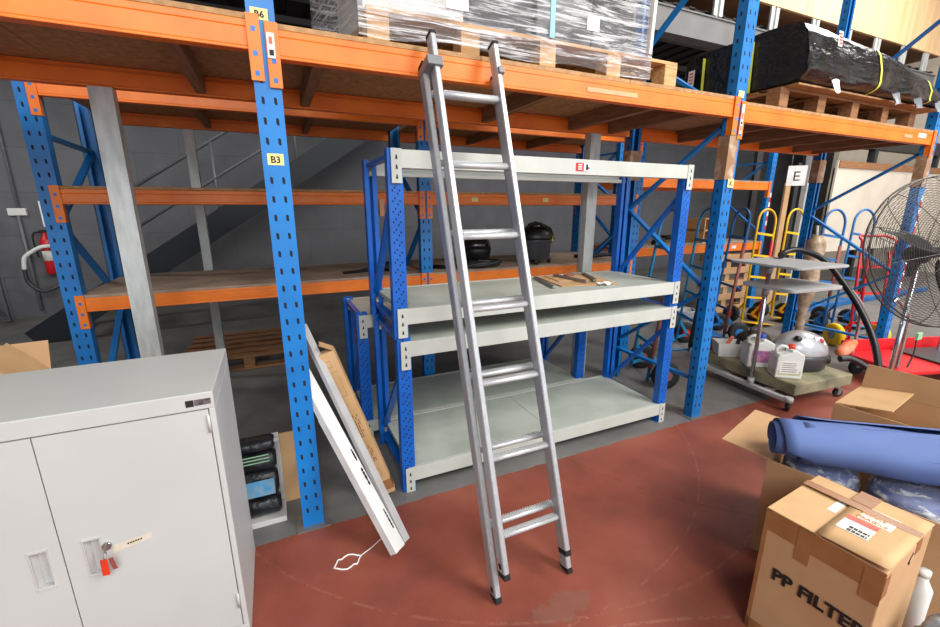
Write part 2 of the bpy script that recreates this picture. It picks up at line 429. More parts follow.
def beam(root, x0, x1, y, s, zt, hgt=.10, dep=.045, conn=.09, cw=.085, mat_=M['orange'], cdrop=.13, ends=(1, 1)):
    """box beam with ledge; s=-1: front beam (posts' outer face towards -y)"""
    a, b2 = (y, y+dep) if s < 0 else (y-dep, y)
    k = MB(); zb = zt-hgt
    k.box(x0, x1, a, b2, zb+.012, zt-.026)
    if s < 0: k.box(x0, x1, a, a+dep*.55, zt-.026, zt)
    else: k.box(x0, x1, b2-dep*.55, b2, zt-.026, zt)
    k.box(x0, x1, a-.003, b2+.003, zb, zb+.012)
    o = k.build('beam', mat_, root, bevel=.003, world=True)
    pf = -.004 if s < 0 else .0
    for e, xx in ((-1, x0), (1, x1)):
        if not ends[0 if e < 0 else 1]: continue
        k = MB(); ya = y-.012 if s < 0 else y+.006; yb2 = ya+.006
        z0, z1 = zt-hgt-cdrop+.09, zt+.02
        xa, xb = (xx-.044, xx+.004) if e < 0 else (xx-.004, xx+.044)
        k.box(xa, xb, ya, yb2, z0, z1)
        k.box(xx-.004 if e < 0 else xx, xx if e < 0 else xx+.004, ya, ya+.05 if s < 0 else yb2, z0, z1)
        e2 = ya-.0008 if s < 0 else yb2+.0008
        for zz in (z0+.03, z0+.1, z1-.05):
            cx = (xa+xb)/2
            P = [(cx-.008, e2, zz-.012), (cx+.008, e2, zz-.012), (cx+.008, e2, zz+.006), (cx-.008, e2, zz+.006)]
            if s > 0: P.reverse()
            k.quad(*P, 1)
        k.build('connector', [mat_, M['rackblue']], root, bevel=.002, world=True)
    return o
def zig(yf, yb, zs):
    L = []; f = True
    for i in range(len(zs)-1):
        L.append((yf if f else yb, zs[i], yb if f else yf, zs[i+1])); f = not f
    return L

# ---- front rack row
YF, YB = 2.03, 2.98
rk = thing('pallet_rack', 'blue and orange pallet racking in front row, posts marked B3, carrying wrapped pallets', 'pallet rack', (0, YF, 0))
PX = [-2.75, .04, 2.87, 5.62]
for i, x in enumerate(PX):
    br = zig(YF+.05, YB-.05, [.16, .30, .95, 1.6, 2.12, 2.75, 3.4]) if i != 1 else zig(YF+.05, YB-.05, [.16, .5, 1.1, 1.7, 2.3, 2.9, 3.4])
    if i == 2: br = [(YB-.05, 1.58, YF+.05, 2.16), (YB-.05, 1.58, YF+.05, 1.0), (YB-.05, .38, YF+.05, 1.0), (YF+.05, .3, YB-.05, .3), (YB-.05, 2.78, YF+.05, 2.2), (YB-.05, 2.78, YF+.05, 3.4)]
    if i == 3: br = [(YB-.05, 1.55, YF+.05, 2.1), (YB-.05, 1.5, YF+.05, .95), (YB-.05, .35, YF+.05, .95), (YB-.05, 2.62, YF+.05, 3.3), (YF+.05, .25, YB-.05, .25)]
    fp, bp = rack_frame(rk, x, YF, YB, 4.3 if i > 1 else 3.5, br)
    if i in (2, 3):
        k = MB().box(x-.056, x+.03, YF-.004, YF+.078, 1.78, 2.06); k.build('cardboard_sleeve', M['sleeve'], rk, world=True)
    if i == 2: MB().box(x-.06, x+.06, YB-.08, YB+.006, 1.82, 2.06).build('cardboard_sleeve', M['sleeve'], rk, world=True)
    if i == 3: MB().box(x-.06, x+.06, YB-.08, YB+.006, 1.86, 2.1).build('cardboard_sleeve', M['sleeve'], rk, world=True)
ZT = 2.275
DZ = (.02, 0.0, -.022)
for i in range(3):
    x0, x1 = PX[i]+.052, PX[i+1]-.052; ZT = 2.275+DZ[i]
    beam(rk, x0, x1, YF+.002, -1, ZT, hgt=.105, cdrop=.20)
    beam(rk, x0, x1, YB-.002, 1, ZT, hgt=.105, cdrop=.20)
    n = 3
    for j in range(n):
        xa = PX[i]+.01+(PX[i+1]-PX[i]-.02)*j/n; xb = PX[i]+.01+(PX[i+1]-PX[i]-.02)*(j+1)/n-.004
        MB().box(xa, xb, YF+.004, YB-.004, ZT+.0015, ZT+.021).build('deck_board', M['chip'], rk, world=True)
ZT = 2.275
JX = [-2.1, -1.2, -.28, .25, 1.45, 2.2, 2.6, 3.4, 4.0, 4.55, 5.1, 5.45]
for x in JX:
    dz = DZ[0 if x < 0 else 1 if x < 2.8 else 2]
    MB().box(x-.024, x+.024, YF+.048, YB-.048, ZT+dz-.095, ZT+dz).build('joist', M['joist'], rk, world=True)
# post labels
def label_plate(x, y, z, w, h, body, root, m=M['yelpaper']):
    p = MB().box(x-w/2, x+w/2, y-.002, y-.0008, z-h/2, z+h/2).build('location_label', m, root, world=True)
    if body: text('lettering', body, h*.82, frame((x, y-.0024, z-h*.3), (1, 0, 0), (0, 0, 1)), M['ink'], p, .0003, 'CENTER', bold=.001)
label_plate(.04, YF, 1.79, .062, .045, 'B3', rk)
label_plate(.035, YF, 2.318, .062, .04, 'B6', rk)
label_plate(2.88, YF-.006, 1.755, .062, .055, 'K', rk)
label_plate(2.86, YF-.006, 2.31, .055, .04, '', rk)
k = MB().box(.052, .080, YF-.0145, YF-.0122, 2.165, 2.255); k.box(.06, .072, YF-.0155, YF-.0145, 2.215, 2.24, 1).box(.058, .074, YF-.0155, YF-.0145, 2.175, 2.195, 2)
k.build('beam_lock_tag', [M['white'], M['redink'], M['ink']], rk, world=True)
k = MB().box(2.88, 2.905, YF-.0145, YF-.0122, 2.07, 2.25); k.box(2.885, 2.9, YF-.0155, YF-.0145, 2.09, 2.12, 1).box(2.885, 2.9, YF-.0155, YF-.0145, 2.16, 2.2, 1).box(2.885, 2.9, YF-.0155, YF-.0145, 2.13, 2.145, 2)
k.build('beam_lock_tag', [M['white'], M['redink'], M['ink']], rk, world=True)
MB().box(1.62, 1.98, YF-.0012, YF+.0005, 2.205, 2.228).build('pale_sticker', M['orangepale'], rk, world=True)
MB().box(5.3, 5.44, YF-.0012, YF+.0005, 2.2, 2.235).build('paper_label', M['paper'], rk, world=True)
MB().box(5.06, 5.2, YF-.0012, YF+.0005, 2.185, 2.21).build('pale_sticker', M['orangepale'], rk, world=True)
# protective candy striping on the right-hand post
k = MB()
for i in range(16):
    z = .75+i*.06; k.box(5.64, 5.672, YF-.003, YF-.001, z, z+.058, i % 2)
k.build('hazard_strip', [M['red'], M['white']], rk, world=True)

# ---- rear rack row
Y2F, Y2B = 3.45, 4.40
rb = thing('pallet_rack', 'long low racking row with dusty shelves and vacuums, behind the front row at left', 'pallet rack', (0, Y2F, 0))
X2 = [-1.20, 1.17, 3.5]
for i, x in enumerate(X2):
    rack_frame(rb, x, Y2F, Y2B, 2.36, zig(Y2B-.05, Y2F+.05, [2.0, 1.5, .85, .2]) + [(Y2F+.05, 2.02, Y2B-.05, 2.0)], M['rackblue'])
for i in range(2):
    x0, x1 = X2[i]+.052, X2[i+1]-.052
    for zt, h in ((1.03, .09), (1.705, .09), (2.31, .09)):
        beam(rb, x0, x1, Y2F+.002, -1, zt, h, cdrop=.2); beam(rb, x0, x1, Y2B-.002, 1, zt, h, cdrop=.2)
        MB().box(x0-.02, x1+.02, Y2F+.004, Y2B-.004, zt+.0015, zt+.019).build('deck_board', M['deckdusty'] if zt < 1.5 else M['chip'], rb, world=True)
    for zt in (2.31, 1.705):
        for t in (.33, .66):
            x = x0+(x1-x0)*t; MB().box(x-.02, x+.02, Y2F+.048, Y2B-.048, zt-.08, zt).build('joist', M['joist'], rb, world=True)
for x, z in ((.08, .985), (2.35, 1.66), (1.62, 1.66)):
    MB().box(x-.03, x+.03, Y2F-.0015, Y2F+.0005, z-.018, z+.018).build('location_label', M['yelpaper'], rb, world=True)

# ---- far right rack
Y3F, Y3B = 4.25, 5.1
rc = thing('pallet_rack', 'short two-shelf orange racking bay behind the yellow and blue hand trucks', 'pallet rack', (5.5, Y3F, 0))
X3 = [4.0, 6.98]
for x in X3:
    rack_frame(rc, x, Y3F, Y3B, 2.75, zig(Y3F+.05, Y3B-.05, [2.3, 1.75, 1.2, .65, .15]) + [(Y3F+.05, 2.25, Y3B-.05, 2.25)], M['rackblue'])
for zt in (1.06, 1.955):
    beam(rc, X3[0]+.052, X3[1]-.052, Y3F+.002, -1, zt, .11, cdrop=.2); beam(rc, X3[0]+.052, X3[1]-.052, Y3B-.002, 1, zt, .11, cdrop=.2)
    MB().box(X3[0]+.03, X3[1]-.03, Y3F+.004, Y3B-.004, zt+.0015, zt+.019).build('deck_board', M['deckdusty'], rc, world=True)
k = MB()
for i in range(8):
    z = 1.25+i*.07; k.box(6.99, 7.026, Y3F-.003, Y3F-.001, z, z+.068, i % 2)
k.build('hazard_strip', [M['red'], M['white']], rc, world=True)
MB().box(6.28, 6.38, Y3F-.002, Y3F, .985, 1.03).build('paper_label', M['paper'], rc, world=True)

# ---- galvanised props
def prop(x, y, h, lab, w=.1, d=.075):
    t = thing('steel_prop', lab, 'post', (x, y, 0), 0, 'galvanised props under the racking')
    k = MB().box(-w/2, w/2, -d/2, -d/2+.004, .004, h).box(-w/2, -w/2+.004, -d/2+.004, d/2, .004, h).box(w/2-.004, w/2, -d/2+.004, d/2, .004, h)
    k.box(-w/2, -w/2+.02, d/2-.004, d/2, .004, h).box(w/2-.02, w/2, d/2-.004, d/2, .004, h)
    k.build('channel', M['galv'], t)
    MB().box(-w/2-.02, w/2+.02, -d/2-.02, d/2+.02, 0, .004).build('foot_plate', M['steel'], t)
prop(-.72, YB-.04, ZT-.09, 'wide galvanised steel prop standing behind the grey cabinet')
prop(-.56, 4.46, 2.75, 'thin galvanised prop deep in the rack behind the wide prop', .07)
prop(2.435, YB-.04, ZT-.106, 'galvanised steel prop rising behind the blue and grey shelving')
prop(7.58, 4.08, 2.75, 'galvanised steel prop behind the yellow hand trucks', .12)

# ------------------------------------------------------------------ longspan shelving units
def shelf_unit(label, X0, X1, y0, y1, z0, z1, lo, hi, deck_hi=True, plates=True):
    """posts at X0,X1; lo/hi: tops of lower and upper beams"""
    t = thing('shelving_unit', label, 'shelving', (X0, y0, z0), 0)
    w, d = .075, .055
    for q, x in ((-1, X0+w/2), (1, X1-w/2)):
        for s, y in ((-1, y0), (1, y1)):
            k = c_post(x, y, s, z1, w, d, z0+.003, .003)
            z = z0+.05; e = y+s*.0007
            if s < 0:
                while z < z1-.02:
                    for c, dz in ((-.018, 0), (.018, 0), (-.006, .014), (.007, -.014)):
                        h = .009
                        k.quad((x+c-.0035, e, z+dz-h/2), (x+c+.0035, e, z+dz-h/2), (x+c+.0035, e, z+dz+h/2), (x+c-.0035, e, z+dz+h/2), 1)
                    z += .05
            k.build('post', [M['shelfblue'], M['darkslot']], t, bevel=.002, world=True)
            MB().box(x-w/2-.004, x+w/2+.004, min(y, y-s*d)-.004, max(y, y-s*d)+.004, z0, z0+.003).build('foot', M['shelfblue'], t, world=True)
        ya, yb = y0+d*.5, y1-d*.5
        H = z1-z0
        for (u, a, v, b) in ((ya, .07, yb, .07), (ya, H-.03, yb, H-.03), (yb, .12, ya, H*.82)):
            MB().bar((x, u, z0+a), (x, v, z0+b), .022, .04, up=(1, 0, 0)).build('brace', M['shelfblue'], t, bevel=.002, world=True)
    for zt, dk in ((lo, True), (hi, deck_hi)):
        for s, y in ((-1, y0), (1, y1)):
            a, b = (y-.012, y+.045) if s < 0 else (y-.045, y+.012)
            k = MB().box(X0+w*.45, X1-w*.45, a if s < 0 else b-.026, a+.026 if s < 0 else b, zt-.085, zt)
            k.box(X0+w*.45, X1-w*.45, a+.026 if s < 0 else a, b if s < 0 else b-.026, zt-.085, zt-.06)
            k.build('beam', M['cream'], t, bevel=.002, world=True)
            for q, x in ((-1, X0+w*.55), (1, X1-w*.55)):
                k = MB(); ya = a-.004 if s < 0 else b; xa, xb = x-.026, x+.026
                zz0 = zt-.155
                k.box(xa, xb, ya, ya+.004, zz0, zt+.004)
                e = ya-.0006 if s < 0 else ya+.0046
                for zz in (zz0+.03, zz0+.075, zt-.035):
                    P = [(x-.006, e, zz-.010), (x+.006, e, zz-.010), (x+.003, e, zz+.010), (x-.003, e, zz+.010)]
                    if s > 0: P.reverse()
                    k.quad(*P, 1)
                k.build('beam_bracket', [M['cream'], M['cabdark']], t, bevel=.0015, world=True)
        if dk:
            n = 2
            for j in range(n):
                xa = X0+.05+(X1-X0-.1)*j/n; xb = X0+.05+(X1-X0-.1)*(j+1)/n-.0025
                MB().box(xa, xb, y0+.016, y1-.016, zt-.028, zt-.002).build('shelf_panel', M['deckgrey'], t, bevel=.0015, world=True)
    return t
sa = shelf_unit('lower blue and grey-white shelving unit standing on the floor, another unit stacked on it', .535, 2.60, 2.1, 2.72, 0, .925, .148, .905)
sb = shelf_unit('upper blue and grey-white shelving unit, stacked on the lower one with cardboard on its shelf', .525, 2.60, 2.1, 2.72, .926, 1.87, 1.085, 1.865, deck_hi=False)
sc_ = shelf_unit('blue shelving unit hidden behind the stacked pair, its left end showing', .44, 2.37, 2.78, 3.38, 0, .915, .135, .90)
p = MB().box(1.62, 1.725, 2.0855, 2.0868, 1.80, 1.845); p.box(1.675, 1.725, 2.0848, 2.0856, 1.80, 1.845, 1)
for i in range(3): p.box(1.635, 1.662, 2.0846, 2.0856, 1.808+i*.012, 1.814+i*.012, 1)
p.box(1.69, 1.705, 2.084, 2.0849, 1.806, 1.838, 2).box(1.70, 1.718, 2.084, 2.0849, 1.815, 1.822, 2)
p.build('maker_sticker', [M['red'], M['paper'], M['ink']], sb, world=True)
for x, y0_, z, un in ((.55, 2.43, 1.55, sb), (.47, 3.07, .62, sc_)):
    MB().box(x, x+.025, y0_-.02, y0_+.025, z, z+.09).build('wrapped_fixings', M['tape'], un, world=True)

# cardboard sheet with bike-lock-like tools on the shelf
cs = tag(MB().box(-.215, .215, -.21, .21, 0, .006).box(-.16, .18, -.05, .2, .006, .011).build('cardboard_sheet', M['carton'], None, bevel=.001), 'flat cardboard sheet lying on the upper grey shelf behind the ladder', 'cardboard')
cs.location = (1.95, 2.44, 1.0845); cs.rotation_euler = (0, 0, radians(-10))
def bracket_tool(lab, pts, loc, rz, nm='steel_bracket'):
    k = MB()
    for a, b in zip(pts[:-1], pts[1:]): k.bar((*a, .008), (*b, .008), .024, .016)
    o = k.build(nm, M['steel'], None, bevel=.003); o.location = loc; o.rotation_euler = (0, 0, rz); tag(o, lab, 'bracket')
    h = MB()
    for a, b in zip(pts[:-1], pts[1:]):
        a, b = V((*a, .0165)), V((*b, .0165)); n = int((b-a).length/.03)
        for i in range(n):
            c = a.lerp(b, (i+.5)/n); h.box(c.x-.006, c.x+.006, c.y-.006, c.y+.006, .0162, .0171)
    h.build('punched_hole', M['cabdark'], o)
    return o
bracket_tool('long steel bracket lying front to back in the middle of the cardboard sheet', [(-.07, .17), (-.03, -.16)], (1.95, 2.44, 1.0965), 0)
bracket_tool('bent steel bracket on the right half of the cardboard sheet', [(.10, .2), (.17, .14), (.06, -.12), (.03, -.15)], (1.96, 2.44, 1.0965), 0)
bracket_tool('steel bracket lying along the left edge beside the cardboard sheet', [(.05, .22), (-.06, -.18)], (1.68, 2.42, 1.0845), 0)
tag(MB().box(-.035, .035, -.02, .02, 0, .012).build('red_tool_handle', M['rust'], None, bevel=.004), 'dull red handle lying between brackets on the cardboard sheet', 'tool').location = (1.99, 2.575, 1.0965)
o = tag(MB().sheet(lambda u, v: (u*.12, v*.06, .012+.012*sin(u*9)*cos(v*5)), 10, 6, .001).build('paper_scrap', M['paper'], None), 'crumpled white paper scrap at the front edge of the cardboard', 'paper')
o.location = (1.96, 2.185, 1.086)

# ------------------------------------------------------------------ ladder
la = thing('extension_ladder', 'tall two-section aluminium extension ladder leaning on the orange beam', 'ladder', (.87, 1.25, 0))
slope = (1.992-1.235)/2.3
SK = [0.0]
def lp(x, z, off=0.0): return V((x+SK[0]*z, 1.235+slope*z, z))+V((0, -1/sqrt(1+slope**2), slope/sqrt(1+slope**2)))*off
def rail(x, za, zb, off, nm, wd=.024, dp=.062):
    a, b = lp(x, za, off), lp(x, zb, off)
    dirv = (b-a).normalized(); nrm = V((0, -dirv.z, dirv.y)); X = V((1, 0, 0))
    k = MB()
    # I/C profile: web plus flanges
    c_ = .004
    prof = [(-wd/2+c_, -dp/2), (wd/2-c_, -dp/2), (wd/2, -dp/2+c_), (wd/2, dp/2-c_), (wd/2-c_, dp/2), (-wd/2+c_, dp/2), (-wd/2, dp/2-c_), (-wd/2, -dp/2+c_)]
    k.prism(prof, a, X, nrm, b-a)
    o = k.build(nm, M['alu'], la, bevel=.001, world=True)
    return a, b, dirv, nrm, o
sections = [(-.030, .698, 1.060, 0.0, 2.215), (.031, .723, 1.026, .108, 2.315)]
for off, xl, xr, za, zb in sections:
    SK[0] = -.009 if off < 0 else -.006
    for x in (xl, xr):
        a, b, dv, nr, ro = rail(x, za+.012, zb, off, 'side_rail', .026, .055)
        for p0, p1 in ((a-dv*.010, a+dv*.016), (b-dv*.012, b+dv*.006)):
            MB().bar(p0, p1, .029, .058, up=nr).build('end_cap', M['rubber'], ro, bevel=.003, world=True)
        MB().bar(a+dv*.03+nr*.0-V((.0145 if x < .87 else -.0145, 0, 0)), a+dv*.05-V((.0145 if x < .87 else -.0145, 0, 0)), .002, .02, up=nr).build('foot_rivet', M['rubber'], ro, world=True)
    z = .27 if off > 0 else .30
    while z < zb-.1:
        k = MB()
        P = []; n = 12
        c0, c1 = lp(xl+.008, z, off), lp(xr-.008, z, off)
        prof = [(.016*cos(2*pi*i/n), .0135*sin(2*pi*i/n)) for i in range(n)]
        k.prism(prof, c0, (0, 1, 0), (0, 0, 1), c1-c0, sm=True)
        for i in range(26):
            c = lp(xl+.02+(xr-xl-.04)*(i+.5)/26, z, off); k.box(c.x-.003, c.x+.003, c.y-.012, c.y+.012, c.z+.010, c.z+.0145)
        k.build('rung', M['aluedge'], la, world=True)
        z += .299
SK[0] = 0
X_ = .70
MB().bar(lp(X_, 2.165, .002), lp(X_, 2.205, .002), .072, .135, up=(0, -1, slope)).build('guide_bracket', M['greyplastic'], la, bevel=.004, world=True)
MB().bar(lp(1.02, 2.17, .045), lp(1.02, 2.20, .045), .03, .05, up=(0, -1, slope)).build('guide_bracket', M['greyplastic'], la, bevel=.004, world=True)

# ------------------------------------------------------------------ stationery cabinet
cx0, cx1, cy0, cy1, ch = -1.145, -.232, 1.508, 1.985, 1.02
cb = thing('metal_cabinet', 'low light grey two-door metal cabinet with keys in its right door', 'cabinet', ((cx0+cx1)/2, (cy0+cy1)/2, 0))
k = MB()
t = .018
k.box(cx0, cx1, cy0, cy1, ch-.058, ch).box(cx0, cx1, cy0, cy1, 0, .07).box(cx0, cx0+t, cy0, cy1, .07, ch-.058).box(cx1-t, cx1, cy0, cy1, .07, ch-.058).box(cx0+t, cx1-t, cy1-t, cy1, .07, ch-.058)
k.build('body', M['cab'], cb, bevel=.003, world=True)
MB().box(cx0+t, cx1-t, cy0+.03, cy0+.034, .07, ch-.058).build('door_gap', M['cabdark'], cb, world=True)
xm = (cx0+cx1)/2
for q in (-1, 1):
    a, b = (cx0+t+.002, xm-.0015) if q < 0 else (xm+.0015, cx1-t-.002)
    hx = xm-.055 if q < 0 else xm+.072
    z0, z1, hz0, hz1, hw = .075, ch-.061, .462, .592, .021
    k = MB().box(a, hx-hw, cy0, cy0+.022, z0, z1).box(hx+hw, b, cy0, cy0+.022, z0, z1).box(hx-hw, hx+hw, cy0, cy0+.022, z0, hz0).box(hx-hw, hx+hw, cy0, cy0+.022, hz1, z1)
    d = k.build('door', M['cab'], cb, world=True)
    k = MB().box(hx-hw, hx+hw, cy0+.020, cy0+.024, hz0, hz1)
    k.quad((hx-hw, cy0, hz0), (hx-hw, cy0, hz1), (hx-hw+.012, cy0+.02, hz1), (hx-hw+.012, cy0+.02, hz0))
    k.box(hx-hw-.003, hx+hw+.003, cy0-.003, cy0+.004, hz1-.004, hz1+.004).box(hx-hw-.003, hx+hw+.003, cy0-.003, cy0+.004, hz0-.006, hz0+.004).box(hx-hw-.002, hx-hw+.002, cy0-.002, cy0+.002, hz0, hz1).box(hx+hw-.002, hx+hw+.002, cy0-.002, cy0+.002, hz0, hz1)
    k.build('recessed_handle', M['basegrey'], d, bevel=.001, world=True)
    for hz in (.16, .88):
        xx = a if q < 0 else b
        MB().cyl((xx-q*.002, cy0-.003, hz), (xx-q*.002, cy0-.003, hz+.06), .005, 8).build('hinge', M['cab'], d, world=True)
    if q > 0:
        lx, lz = hx+.036, .556
        lk = MB().cyl((lx, cy0+.002, lz), (lx, cy0-.008, lz), .0125, 20).build('lock', M['chrome'], d, world=True)
        MB().box(lx-.001, lx+.001, cy0-.028, cy0-.006, lz-.008, lz+.008).build('key', M['steel'], lk, world=True)
        k = MB(); ring = [(lx+.001*cos(a_), cy0-.03+.009*cos(a_), lz-.014+.013*sin(a_)) for a_ in [2*pi*i/14 for i in range(14)]]
        k.tube(ring, .0012, 6, closed=True); k.build('key_ring', M['steel'], lk, world=True)
        MB().bar((lx-.006, cy0-.030, lz-.026), (lx-.010, cy0-.024, lz-.09), .004, .019, up=(1, 0, 0)).build('red_key_tag', M['redtag'], lk, bevel=.002, world=True)
        MB().bar((lx+.010, cy0-.026, lz-.03), (lx+.014, cy0-.020, lz-.078), .003, .012, up=(1, 0, 0)).build('spare_key', M['rust'], lk, bevel=.001, world=True)
        k = MB(); y = cy0-.0006
        k.quad((lx+.012, y, lz-.034), (lx+.118, y, lz-.012), (lx+.118, y, lz+.008), (lx+.012, y, lz-.006)); 
        for i in range(6): k.quad((lx+.05+i*.007, y-.0003, lz-.016+i*.001), (lx+.055+i*.007, y-.0003, lz-.013+i*.001), (lx+.055+i*.007, y-.0003, lz-.008+i*.001), (lx+.05+i*.007, y-.0003, lz-.010+i*.001), 1)
        k.build('torn_tape_residue', [mat('tape_residue', (208, 202, 184), .8, c2=(196, 186, 160), scale=60), M['ink']], d, world=True)
# badge on top rail
k = MB(); y = cy0-.0015; bx = cx1-.078; bz = ch-.032
k.box(bx, bx+.022, y, cy0, bz-.011, bz+.011, 0).box(bx+.024, bx+.07, y, cy0, bz-.009, bz+.011, 1)
k.build('maker_badge', [M['ink'], mat('badge_grey', (110, 100, 104), .4, c2=(60, 48, 52), scale=90)], cb, world=True)

# open carton behind cabinet
def open_box(name, label, cat, loc, rz, sx, sy, sz, flaps, m=M['carton'], mi=M['cartonin'], t=.006, group=None):
    """flaps: list of (side, length, angle from vertical: 0 up, 90 outward flat, -90 inward)"""
    r = thing(name, label, cat, loc, rz, group)
    k = MB().box(-sx/2, sx/2, -sy/2, sy/2, 0, t)
    k.box(-sx/2, sx/2, -sy/2, -sy/2+t, t, sz).box(-sx/2, sx/2, sy/2-t, sy/2, t, sz).box(-sx/2, -sx/2+t, -sy/2+t, sy/2-t, t, sz).box(sx/2-t, sx/2, -sy/2+t, sy/2-t, t, sz)
    k.build('box_body', m, r, bevel=.002)
    for side, ln, ang in flaps:
        a = radians(ang); cu = sin(a); cv = cos(a)
        ax, ay, wd = {'f': (0, -1, sx), 'b': (0, 1, sx), 'l': (-1, 0, sy), 'r': (1, 0, sy)}[side]
        px, py = ax*sx/2, ay*sy/2
        d = V((ax*cu, ay*cu, cv)); w_ = V((-ay, ax, 0))*(wd/2-.006); nn = V((ax*cv, ay*cv, -cu))*t
        p = V((px, py, sz+.001))-V((ax, ay, 0))*t*.5; q = p+d*ln
        k = MB(); vs = [p-w_, p+w_, q+w_*.98, q-w_*.98]; vs = [v-nn/2 for v in vs]+[v+nn/2 for v in vs]
        k.add(vs, [(0,1,2,3),(7,6,5,4),(0,4,5,1),(1,5,6,2),(2,6,7,3),(3,7,4,0)])
        k.build('flap', M['cartonlight'] if ang < -30 else m, r)
    return r
open_box('cardboard_box', 'small open cardboard box with raised flaps behind the grey cabinet', 'cardboard box', (-1.17, 2.36, 0), radians(8), .36, .3, .85, [('r', .2, -38), ('l', .2, 5), ('b', .15, 30)])
# ply sheet on the floor by the left frame
o = tag(MB().box(-.55, .55, -.3, .3, 0, .018).build('plywood_sheet', M['chip'], None), 'flat plywood sheet on the floor under the left racking', 'plywood sheet'); o.location = (-1.25, 3.93, .0)

# leaning flat packs between post and shelving
def leaning(name, label, cat, base, top, w, th, m, rotx=(1, 0, 0), bev=.003):
    base, top = V(base), V(top); d = top-base
    r = thing(name, label, cat, base)
    X = V(rotx).normalized(); X = (X-d.normalized()*X.dot(d.normalized())).normalized(); N = X.cross(d.normalized())
    return r, base, d, X, N
r, B, d, X, N = leaning('flat_pack_carton', 'long narrow white carton leaning against the B3 post', 'carton', (.385, 1.66, .003), (.05, 2.155, .80), .08, .05, None, (.75, .6, 0))
k = MB(); k.prism([(-.034, -.02), (.034, -.02), (.034, .02), (-.034, .02)], B+V((0, 0, .03)), X, N, d); k.build('carton_body', M['whitecard'], r, bevel=.003, world=True)
k = MB(); k.prism([(-.036, -.022), (-.02, -.022), (-.02, .022), (-.036, .022)], B+V((0, 0, .03)), X, N, d*.72); k.build('edge_flap', M['white'], r, bevel=.002, world=True)
for a_, b_2 in ((.1, .2), (.33, .42), (.46, .52)):
    n = 12; k = MB()
    for i in range(n):
        c = B+V((0, 0, .03))+d*(a_+(b_2-a_)*i/n)-N*.0206+X*.02
        e1 = d.normalized()*.004; e2 = X*(.003+.004*random.random())
        k.quad(c-e1-e2, c+e1-e2, c+e1+e2, c-e1+e2)
        c2 = c+N*.0412; k.quad(c2-e1+e2, c2+e1+e2, c2+e1-e2, c2-e1-e2)
    k.build('printed_mark', M['ink'], r, world=True)
r, B, d, X, N = leaning('flat_pack_carton', 'narrow grey white board leaning between the white carton and the brown carton', 'carton', (.432, 1.70, .003), (.085, 2.25, .985), .1, .03, None, (.75, .6, 0))
k = MB(); k.prism([(-.02, -.014), (.02, -.014), (.02, .014), (-.02, .014)], B+V((0, 0, .03)), X, N, d); k.build('board', mat('greyboard', (180, 180, 180), .6), r, bevel=.002, world=True)
r, B, d, X, N = leaning('cardboard_carton', 'long brown cardboard carton with torn top leaning beside the white carton', 'carton', (.445, 2.13, .003), (.175, 2.175, .87), .1, .06, None, (.97, -.2, 0))
k = MB(); k.prism([(-.05, -.03), (.05, -.03), (.05, .03), (-.05, .03)], B+V((0, 0, .012)), X, N, d); k.build('carton_body', M['cartonlight'], r, bevel=.003, world=True)
E3 = B+V((0, 0, .012))+d
k = MB(); k.sheet(lambda u, v: E3+X*(.05-.012*u+.0*v)+N*(-.03+.06*v)+d.normalized()*(.05*u+.01*sin(v*7))+X*(-.045*u), 5, 5, .003); k.build('torn_flap', M['carton'], r, world=True)
S = -1 if N.y > 0 else 1
k = MB(); dn = d.normalized()
def cmark(a_, b_2, xa, xb, rows, m=0):
    for i in range(rows):
        for j in range(9):
            if random.random() < .25: continue
            u = a_+(b_2-a_)*j/9; xx = xa+(xb-xa)*(i+.5)/rows
            c = B+V((0, 0, .012))+dn*u*d.length+X*xx+N*S*.0306
            e1 = dn*(b_2-a_)/9*d.length*.42; e2 = X*(xb-xa)/rows*.28
            k.quad(c-e1-e2, c-e1+e2, c+e1+e2, c+e1-e2, m) if S > 0 else k.quad(c-e1-e2, c+e1-e2, c+e1+e2, c-e1+e2, m)
brownink = mat('brown_print', (150, 108, 66), .8)
for A_ in ((.44, .60, -.03, .03, 6), (.66, .664, 0, .01, 1), (.26, .38, -.032, .03, 6)):
    k = MB(); cmark(*A_); k.build('printed_text', brownink, r, world=True)
def rectline(a_, b_2, xa, xb):
    for (u0, u1, v0, v1) in ((a_, b_2, xa, xa+.0015), (a_, b_2, xb-.0015, xb), (a_, a_+.002, xa, xb), (b_2-.002, b_2, xa, xb)):
        P = [B+V((0, 0, .012))+d*u+X*v+N*S*.0306 for u, v in ((u0, v0), (u0, v1), (u1, v1), (u1, v0))]
        k.quad(*(P if S > 0 else P[::-1]))
for A_ in ((.72, .88, -.022, .024), (.14, .2, -.012, .02), (.91, .95, -.014, .012)):
    k = MB(); rectline(*A_); k.build('printed_symbol', brownink, r, world=True)
k = MB().prism([(-.0505, -.0305), (.0505, -.0305), (.0505, .0305), (-.0505, .0305)], B+V((0, 0, .012))+d*.03, X, N, d*.07); k.build('tape_band', M['tape'], r, world=True)

